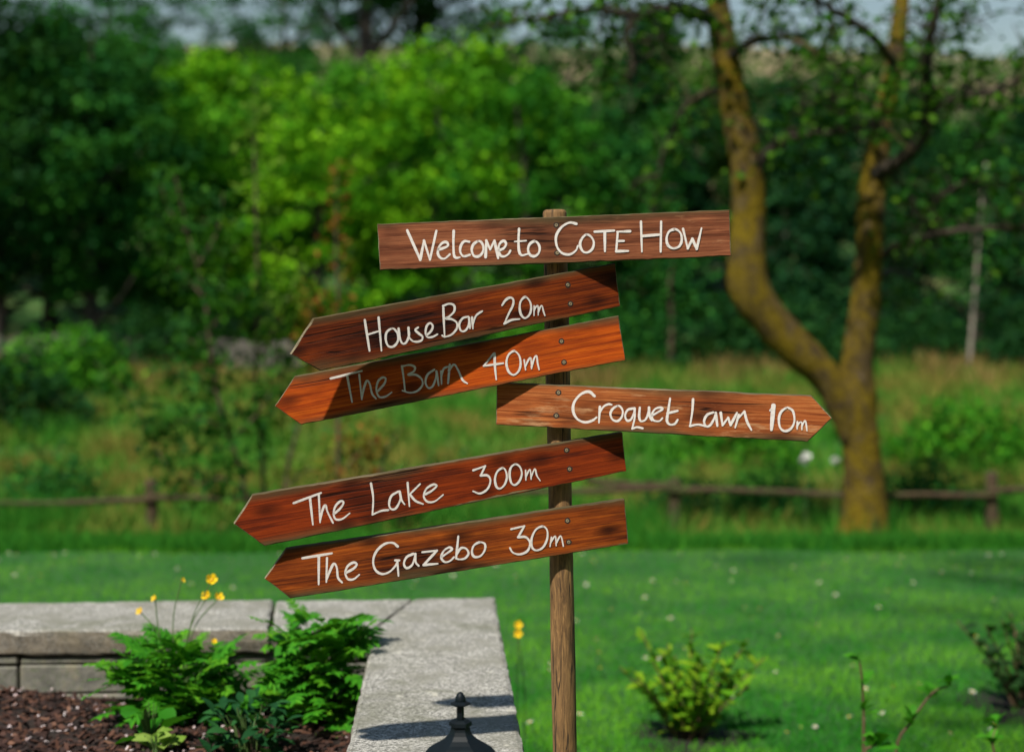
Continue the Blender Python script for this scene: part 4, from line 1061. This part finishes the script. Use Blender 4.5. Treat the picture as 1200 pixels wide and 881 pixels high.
sapling([[(298, 618), (284, 560), (262, 490), (248, 420), (240, 350), (222, 280), (205, 205)], [(284, 575), (262, 560, -.1), (228, 566, -.2), (195, 545, -.3), (172, 500, -.3), (150, 462, -.3), (112, 425, -.3)], [(268, 505), (235, 490, -.1), (205, 497, -.2), (180, 520, -.2)], [(250, 430), (232, 405, .1), (214, 395, .2)], [(245, 385), (270, 360, .2), (285, 345, .3)], [(240, 350), (212, 318, .1), (190, 300, .1), (178, 268, .1)], [(232, 310), (255, 270, .1), (262, 225, .1)], [(222, 275), (200, 250, .1), (188, 215, .1)], [(255, 460), (222, 440, .1), (190, 436, .1)], [(270, 515), (305, 480, .1), (330, 430, .1)]], 11.0, M_SAP, 'young tree with dark leafy branches drooping left over the fence', 11, .085, .10)
sapling([[(312, 618), (308, 540), (300, 450), (302, 350), (300, 250), (298, 165), (300, 125)], [(302, 420), (330, 370), (345, 330)], [(305, 500), (335, 460, .2), (352, 430, .2)]], 11.5, M_SAPL, 'slender pale green sapling left of the House Bar arrow', 13, .08, .12)
sapling([[(397, 618), (396, 520), (398, 400), (394, 300), (395, 195)], [(396, 420), (372, 385), (362, 350)], [(396, 560), (420, 530), (440, 515)]], 11.3, M_RED, 'slender bronze leaved sapling behind the arrow tips', 11, .075, .10)
sapling([[(440, 618), (445, 570), (452, 530), (470, 500)], [(446, 575), (420, 540), (405, 530)]], 11.6, M_SAP, 'small dark leaved sapling seen between the Barn and Lake boards', 8, .06, .07)
sapling([[(330, 618), (335, 560), (350, 500), (362, 470)], [(335, 570), (360, 550), (380, 548)]], 11.2, M_SAPL, 'short green sapling below the tip of the Barn arrow', 6, .06, .08)

# ------------------------------------------------------------------ the wood behind
def tree_meshes(seed, h, rad, low, ncl, per, lsz, limbs=9, shape='round'):
    """trunk mesh + crown mesh of one kind of tree, root at origin"""
    random.seed(seed)
    mb = MB()
    tp = [(0, 0, -.3), (random.uniform(-.1, .1), random.uniform(-.1, .1), h * .25), (random.uniform(-.2, .2), random.uniform(-.2, .2), h * .55), (random.uniform(-.3, .3), random.uniform(-.3, .3), h * .92)]
    r0 = h * .018 + .03
    Q = crom(tp, 5); n = len(Q); mb.add(tube(Q, [r0 * (1.25 - 1.15 * i / n) for i in range(n)], 8, .06))
    cl = []
    if shape == 'cone':
        lev = int(h / .42)
        for i in range(lev):
            z = low + (h - low) * i / lev; rr = rad * (1 - (i / lev)) ** .85 + .12
            for k in range(6):
                a = random.uniform(0, 6.28); L = rr * random.uniform(.65, 1.1); e = (L * math.cos(a), L * math.sin(a), z - .22 * L + random.uniform(-.15, .15))
                mb.add(tube([(0, 0, z), (e[0] * .5, e[1] * .5, z + .02), e], [.03, .02, .008], 4))
                for f in (.35, .6, .8, 1.0): cl.append((e[0] * f, e[1] * f, z + (e[2] - z) * f, .16 + .10 * f))
    else:
        ends = []
        for k in range(limbs):
            a = k * 2.399 + random.uniform(-.4, .4); f = random.uniform(.2, .8); p0 = Q[int(f * (n - 1))]
            L = rad * random.uniform(.55, .95); e = (p0[0] + L * math.cos(a), p0[1] + L * math.sin(a), min(h * .95, p0[2] + L * random.uniform(.3, 1.0)))
            mid = tuple((p0[i] + e[i]) / 2 + random.uniform(-.15, .15) for i in range(3))
            mb.add(tube(crom([p0, mid, e], 4), [r0 * .45 * (1 - .09 * i) for i in range(9)], 6)); ends.append(e)
        cz = (h + low) / 2; hz = (h - low) / 2
        while len(cl) < ncl:
            u = rng.normal(size=3); u = u / np.linalg.norm(u); rr = random.uniform(.35, 1.0) ** .6
            lob = 1 + .22 * math.sin(3 * math.atan2(u[1], u[0]) + seed) + .18 * math.sin(5 * u[2] + seed * 2)
            cl.append((u[0] * rad * rr * lob, u[1] * rad * rr * lob, cz + u[2] * hz * rr * (1 + .08 * math.sin(seed + 4 * u[0])), random.uniform(.13, .36) * rad / 2.2))
    C = np.concatenate([np.array(c[:3])[None] + rng.normal(size=(per, 3)) * c[3] * np.array([1, 1, .55]) for c in cl])
    tint = np.concatenate([np.clip(random.uniform(.0, .95) + rng.normal(size=per) * .18, 0, 1) for c in cl])
    crown = np_mesh('crown', leaf_quads(C, lsz, .35, .7), 4, None, tint); crown.materials.append(None)
    tm = bpy.data.meshes.new('trunk'); tm.from_pydata([tuple(v) for v in mb.v], [], mb.f); tm.materials.append(None); tm.update()
    random.seed(seed + 100)
    return tm, crown
KIND = {
    'bushy': tree_meshes(11, 6.2, 2.3, .3, 125, 105, .15),
    'round': tree_meshes(12, 6.6, 2.4, .9, 130, 105, .15),
    'loose': tree_meshes(13, 6.8, 2.2, 1.0, 110, 80, .14, 11),
    'tall': tree_meshes(14, 9.5, 2.6, 1.8, 190, 90, .16, 12),
    'cone': tree_meshes(15, 7.5, 1.7, .5, 0, 26, .17, shape='cone'),
    'high': tree_meshes(16, 9.0, 2.6, 4.2, 90, 70, .16, 12),
}
G_LIME = leaf_mat('lime_foliage', (.025, .12, .005), (.082, .29, .007), (.23, .50, .012), .25)
G_BRIGHT = leaf_mat('bright_foliage', (.014, .10, .009), (.042, .21, .012), (.12, .37, .018), .25)
G_MID = leaf_mat('mid_foliage', (.007, .060, .014), (.018, .11, .018), (.05, .20, .022), .2)
G_DARK = leaf_mat('dark_foliage', (.005, .032, .010), (.011, .055, .014), (.026, .10, .018), .2)
G_TEAL = leaf_mat('fir_foliage', (.006, .036, .016), (.013, .065, .022), (.030, .11, .028), .2)
G_OLIVE = leaf_mat('olive_foliage', (.030, .085, .010), (.07, .15, .014), (.14, .23, .024), .25)
B_DARK = bark_mat('dark_bark', (.02, .016, .012), (.06, .048, .035))
B_BROWN = bark_mat('brown_bark', (.04, .03, .018), (.12, .08, .045))
B_PALE = bark_mat('pale_bark', (.16, .13, .10), (.42, .37, .30))
GR = 'trees of the wood behind the meadow'
def put_tree(kind, px, Yd, s, mat, label, bark=None, name='broadleaf_tree', sz=1.0, dz=0.0, group=GR):
    p = at(px, 400, Yd); z = float(terrain(p.x, p.y)) - .1 + dz
    root = empty(name, (p.x, p.y, z), random.uniform(0, 6.28)); tag(root, label, 'tree', group)
    for nm, me, mm in (('trunk', KIND[kind][0], bark or B_DARK), ('crown', KIND[kind][1], mat)):
        o = link(bpy.data.objects.new(nm, me), root); o.scale = (s, s, s * sz)
        o.material_slots[0].link = 'OBJECT'; o.material_slots[0].material = mm
    return root
T = [
 ('bushy', 205, 29, .92, G_BRIGHT, 'bright green tree left of the slender sapling at the wood edge'),
 ('round', 290, 31, .98, G_LIME, 'lime green tree behind the slender pale sapling'),
 ('bushy', 375, 28, .85, G_LIME, 'lime green bushy tree behind the House Bar arrow tip'),
 ('round', 520, 30, 1.0, G_LIME, 'broad lime green tree directly above the Welcome to lettering'),
 ('bushy', 455, 33, 1.0, G_BRIGHT, 'bright tree set back above the left end of the top board'),
 ('loose', 610, 29, .88, G_BRIGHT, 'bright green tree behind the top of the signpost'),
 ('bushy', 700, 31, .92, G_MID, 'mid green tree above the right half of the top board'),
 ('tall', -5, 27, .85, G_DARK, 'tall dark tree at the left edge of the photo'),
 ('tall', 110, 27, .74, G_MID, 'tall green tree second from the left edge'),
 ('round', 60, 31, 1.05, G_DARK, 'dark rounded tree between the two tallest trees on the left'),
 ('cone', 765, 33, .98, G_TEAL, 'dark fir just right of the lime green trees'),
 ('bushy', 800, 37, .9, G_OLIVE, 'olive tinted bush tree between the fir and the mossy trunk'),
 ('cone', 925, 31, .78, G_TEAL, 'fir framed by the fork of the mossy tree on its left side'),
 ('cone', 975, 33, .8, G_TEAL, 'fir framed by the fork of the mossy tree on its right side'),
 ('cone', 1075, 32, .76, G_TEAL, 'fir just right of the mossy tree'),
 ('tall', 1145, 31, .58, G_DARK, 'dark broadleaf behind the pale birch trunk'),
 ('cone', 1205, 29, .74, G_TEAL, 'fir cut off by the right edge of the photo'),
 ('round', 855, 35, .85, G_DARK, 'dark broadleaf hidden behind the left limb of the mossy tree'),
 ('round', 1020, 37, .8, G_MID, 'green tree mostly hidden behind the right limb of the mossy tree'),
 ('round', 175, 44, 1.0, G_MID, 'mid green hillside tree above the dark tree group at left'),
 ('bushy', 262, 48, .95, G_BRIGHT, 'light green hillside tree high above the slender sapling'),
 ('round', 345, 50, .95, G_MID, 'hillside tree left of the tall dark pine trunk'),
 ('loose', 548, 47, .85, G_BRIGHT, 'light hillside tree right of the tall dark pine trunk'),
 ('round', 640, 52, .72, G_OLIVE, 'olive hillside tree above the signpost'),
 ('bushy', 720, 46, .62, G_MID, 'green hillside tree above the dark fir'),
 ('round', 930, 54, .65, G_MID, 'hillside tree high between the mossy limbs'),
 ('bushy', 1130, 50, .6, G_MID, 'hillside tree high above the birch trunk'),
 ('round', 90, 52, 1.05, G_MID, 'hillside tree above the dark rounded tree near the top left'),
 ('bushy', 20, 50, 1.0, G_BRIGHT, 'light hillside tree at the top left corner'),
 ('loose', 475, 55, .9, G_MID, 'hillside tree behind the two tall pines'),
 ('high', 130, 58, 1.15, G_DARK, 'pine rising against the sky above the left tree group'),
 ('high', 335, 57, 1.2, G_MID, 'pine left of the thick dark trunk at the top of the photo'),
 ('loose', 575, 56, 1.25, G_DARK, 'loose dark tree on the skyline right of the pines'),
 ('loose', 670, 58, 1.2, G_MID, 'loose green tree on the skyline above the top board'),
 ('tall', -60, 35, .85, G_DARK, 'dark tree reaching in from beyond the left edge'),
 ('high', 428, 41, 1.6, G_DARK, 'tall dark pine with a thick trunk at the top of the photo'),
 ('high', 492, 44, 1.35, G_DARK, 'thinner tall pine beside the thick dark trunk'),
 ('high', 255, 62, .8, G_DARK, 'small pine against the sky at the top left'),
]
for (k, px, Yd, s, mt, lb) in T:
    put_tree(k, px, Yd, s, mt, lb, name='fir_tree' if k == 'cone' else ('pine_tree' if k == 'high' else 'broadleaf_tree'))
# thin pale trunks at the wood edge
for (pts, Yd, r, lb) in (([(1134, 455), (1138, 400), (1142, 345), (1146, 290), (1150, 240), (1156, 190)], 25.5, .042, 'slim pale birch trunk right of the mossy tree'),
                     ([(787, 448), (786, 410), (788, 375), (785, 340), (788, 305)], 25.5, .065, 'slim brown trunk at the wood edge right of the top board')):
    q = at(pts[0][0], pts[0][1], Yd); base = Vector((q.x, Yd, float(terrain(q.x, Yd)) - .1)); root = empty('birch_tree', base); tag(root, lb, 'tree')
    P = crom([Vector((0, 0, 0))] + [at(a, b_, Yd) - base for a, b_ in pts[1:]], 5); mb = MB(); mb.add(tube(P, [r * (1 - .6 * i / len(P)) for i in range(len(P))], 8, .08)); mb.build('trunk', B_PALE if 'birch' in lb else B_BROWN, root, smooth=True)
    C = np.concatenate([np.array(P[i])[None] + rng.normal(size=(60, 3)) * .45 for i in range(len(P) // 2, len(P))])
    link(bpy.data.objects.new('crown', np_mesh('crown', leaf_quads(C, .12, .3, .6), 4, G_MID, rng.uniform(0, 1, len(C)))), root)

# bushes at the wood edge and in the meadow
def bush_mesh(seed, r, h, n, per, lsz):
    random.seed(seed); cl = []
    for i in range(n):
        a = random.uniform(0, 6.28); rr = math.sqrt(random.random()) * r; hh = h * math.sqrt(max(.05, 1 - (rr / r) ** 2)) * random.uniform(.35, 1.05); cl.append((rr * math.cos(a), rr * math.sin(a), hh))
    C = np.concatenate([np.array(c)[None] + rng.normal(size=(per, 3)) * .13 for c in cl])
    mb = MB()
    for c in cl[::4]: mb.add(tube([(0, 0, -.1), (c[0] * .5, c[1] * .5, c[2] * .6), c], [.025, .016, .006], 5))
    tm = bpy.data.meshes.new('stems'); tm.from_pydata([tuple(v) for v in mb.v], [], mb.f); tm.materials.append(B_DARK)
    cm = np_mesh('foliage', leaf_quads(C, lsz, .3, .65), 4, None, rng.uniform(0, 1, len(C))); cm.materials.append(None)
    return tm, cm
BK = [bush_mesh(31, 1.0, 1.1, 60, 45, .11), bush_mesh(32, 1.2, 1.0, 70, 45, .11), bush_mesh(33, .6, .6, 40, 40, .08)]
def put_bush(k, px, Yd, s, mat, label):
    p = at(px, 500, Yd); root = empty('bush', (p.x, p.y, float(terrain(p.x, p.y)) - .05), random.uniform(0, 6.28)); tag(root, label, 'bush', 'bushes in the meadow and along the wood edge')
    for nm, me in (('stems', BK[k][0]), ('foliage', BK[k][1])):
        o = link(bpy.data.objects.new(nm, me), root); o.scale = (s, s, s)
        if nm == 'foliage': o.material_slots[0].link = 'OBJECT'; o.material_slots[0].material = mat
for a in ((0, 75, 22, 1.0, G_BRIGHT, 'bright green bush in front of the dry stone wall at left'), (1, 8, 18.5, .9, G_DARK, 'dark bush at the left edge above the fence rail'),
          (0, 180, 26.5, 1.1, G_DARK, 'dark bush at the wood edge above the dry stone wall'), (1, 470, 26, 1.0, G_MID, 'bush at the wood edge hidden behind the Barn board'),
          (1, 640, 26.5, 1.1, G_BRIGHT, 'bright bush at the wood edge behind the signpost'), (0, 850, 26, 1.2, G_DARK, 'dark bush at the wood edge left of the mossy trunk'),
          (1, 735, 26.5, 1.0, G_MID, 'green bush at the wood edge right of the House Bar board'), (1, 935, 25.5, 1.2, G_DARK, 'dark bush at the wood edge behind the fork'),
          (0, 1080, 26.5, 1.0, G_DARK, 'dark bush at the wood edge left of the birch'), (1, 1205, 26, 1.1, G_DARK, 'dark bush at the wood edge by the right border'),
          (2, 905, 13.4, .8, G_MID, 'low bramble clump just left of the mossy trunk'), (2, 1090, 13.2, .9, G_MID, 'low bramble clump right of the mossy trunk'),
          (2, 800, 13.0, .75, G_DARK, 'low dark clump by the middle fence post'), (1, 1130, 17, .75, G_BRIGHT, 'green thicket in the meadow right of the mossy tree'),
          (1, 860, 17.5, .7, G_BRIGHT, 'green thicket in the meadow below the Croquet board'), (2, 530, 14, .8, G_MID, 'low clump seen between the Barn and Lake boards'),
          (2, 60, 13.2, .8, G_MID, 'low clump behind the left fence rail')):
    put_bush(*a)
# white blossom by the mossy tree
M_BLOS = plain('white_blossom', (.75, .75, .72), .6, 0, .05, 50)
for px, py, s, lb in ((944, 537, 1.0, 'white flower head left of the mossy trunk'), (979, 539, .6, 'smaller white flower head touching the mossy trunk')):
    q = at(px, py, 11.6); z0 = float(terrain(q.x, 11.6)); root = empty('white_flower', (q.x, 11.6, z0)); tag(root, lb, 'flower')
    mb = MB(); mb.add(tube([(0, 0, 0), (.01, 0, q.z - z0)], [.005, .004], 5)); mb.build('stem', M_STEM, root)
    C = np.array([0, 0, q.z - z0])[None] + unit(rng.normal(size=(90, 3))) * rng.uniform(.2, 1, (90, 1)) * .045 * s
    link(bpy.data.objects.new('flower_head', np_mesh('flower_head', leaf_quads(C, .035, .6, .9), 4, M_BLOS)), root)

# dry stone wall behind the meadow on the left
M_DRY = plain('dry_stone', (.10, .092, .075), .95, 0, .55, 3)
dw = empty('dry_stone_wall', (-8, 26.8, 0)); tag(dw, 'old dry stone wall at the far side of the meadow on the left', 'wall')
mb = MB(); random.seed(5)
for i in range(62):
    x = -12.2 + i * .135
    zz = float(terrain(x, 26.8)) - .1; top = zz + .72 + random.uniform(-.06, .06)
    while zz < top:
        h = random.uniform(.08, .17); w = random.uniform(.10, .2); yy = 26.8 + random.uniform(-.03, .03)
        mb.add(box(x - w / 2 + 8, x + w / 2 + 8, yy - .15 - 26.8, yy + .15 - 26.8, zz, zz + h - .012, .015)); zz += h
mb.build('stones', M_DRY, dw)['kind'] = 'stuff'

# distant woodland on the hillside, one mass
n_cl = 1500; xs_ = rng.uniform(-70, 70, n_cl); ys_ = rng.uniform(58, 100, n_cl)
keep = (np.sin(xs_ * .31 + ys_ * .17) + np.cos(ys_ * .23 - xs_ * .12) + rng.normal(size=n_cl) * .6) > -.1
xs_, ys_ = xs_[keep], ys_[keep]; C = []; tn = []
for xx, yy in zip(xs_, ys_):
    h = random.uniform(1.0, 2.6); r = h * .42; zz = float(terrain(xx, yy)); k = 46; tv = random.uniform(.1, .9)
    u = rng.normal(size=(k, 3)) * np.array([r * .55, r * .55, h * .24]); C.append(u + np.array([xx, yy, zz + h * .52])); tn.append(np.clip(tv + rng.normal(size=k) * .15, 0, 1))
for i in range(170):                       # the wood goes on to both sides
    yy = random.uniform(27, 60); xx = random.choice((-1, 1)) * yy * random.uniform(.43, .85); h = random.uniform(3.5, 7.5); zz = float(terrain(xx, yy)); k = 420; tv = random.uniform(.1, .8)
    u = rng.normal(size=(k, 3)) * np.array([h * .2, h * .2, h * .22]); C.append(u + np.array([xx, yy, zz + h * .5])); tn.append(np.clip(tv + rng.normal(size=k) * .2, 0, 1))
C = np.concatenate(C); tn = np.concatenate(tn)
fw = link(bpy.data.objects.new('far_wood', np_mesh('far_wood', leaf_quads(C, .40, .4, .75), 4, leaf_mat('far_foliage', (.03, .07, .02), (.06, .12, .025), (.11, .17, .035), .3), tn)))
tag(fw, 'scrubby woodland covering the distant hillside', kind='stuff')

# unseen tree added right of the viewpoint so its boughs dapple the lawn
ot = empty('unseen_shade_tree', (5.2, .3, 0)); tag(ot, 'unseen leafy tree added so its boughs shade the right side of the lawn', 'tree')
random.seed(21); mb = MB(); cl = []
mb.add(tube(crom([(0, 0, -.3), (.1, 0, 2.5), (-.1, .1, 5), (.1, .2, 8), (0, .1, 11)], 5), [.34 - .013 * i for i in range(21)], 12, .05))
for k in range(15):
    a = random.uniform(0, 6.28); z0 = random.uniform(4.5, 9.5); L = random.uniform(2.2, 3.6); up = random.uniform(.3, 1.4)
    if k < 7: a = math.pi + random.uniform(-.45, .5); L = random.uniform(3.8, 6.4); z0 = random.uniform(5, 7.5); up = random.uniform(.6, 1.6)
    e = Vector((L * math.cos(a), L * math.sin(a) + (.6 if k < 7 else 0), z0 + up)); md = Vector((L * .5 * math.cos(a), L * .5 * math.sin(a), z0 + up * .8))
    P = crom([Vector((0, 0, z0)), md, e], 6); mb.add(tube(P, [.12 - .008 * i for i in range(len(P))], 7))
    for i in range(3, len(P)):
        for _ in range(6): cl.append(np.array(P[i]) + rng.normal(size=3) * np.array([.55, .55, .4]))
mb.build('trunk', M_MOSS, ot, smooth=True)
C = np.concatenate([c[None] + rng.normal(size=(34, 3)) * .20 for c in cl])
link(bpy.data.objects.new('crown', np_mesh('crown', leaf_quads(C, .10, .4, .65), 4, G_MID, rng.uniform(0, 1, len(C)))), ot)

# unseen foliage belt added behind the viewpoint to block low sky and deepen shade
n_cl = 620; cx = rng.uniform(-17, 17, n_cl); cy = rng.uniform(-11.5, -7.5, n_cl); cz = rng.uniform(.3, 1, n_cl) * (8.2 + 1.6 * np.sin(cx * .8) + .8 * np.sin(cx * 2.1))
C = np.concatenate([np.array([a, b_, c])[None] + rng.normal(size=(40, 3)) * .5 for a, b_, c in zip(cx, cy, cz)])
sb = link(bpy.data.objects.new('shelter_belt', np_mesh('shelter_belt', leaf_quads(C, .34, .3, .8), 4, G_DARK, rng.uniform(0, 1, len(C))))); tag(sb, 'unseen foliage belt added behind the viewpoint to block the low sky', kind='stuff')
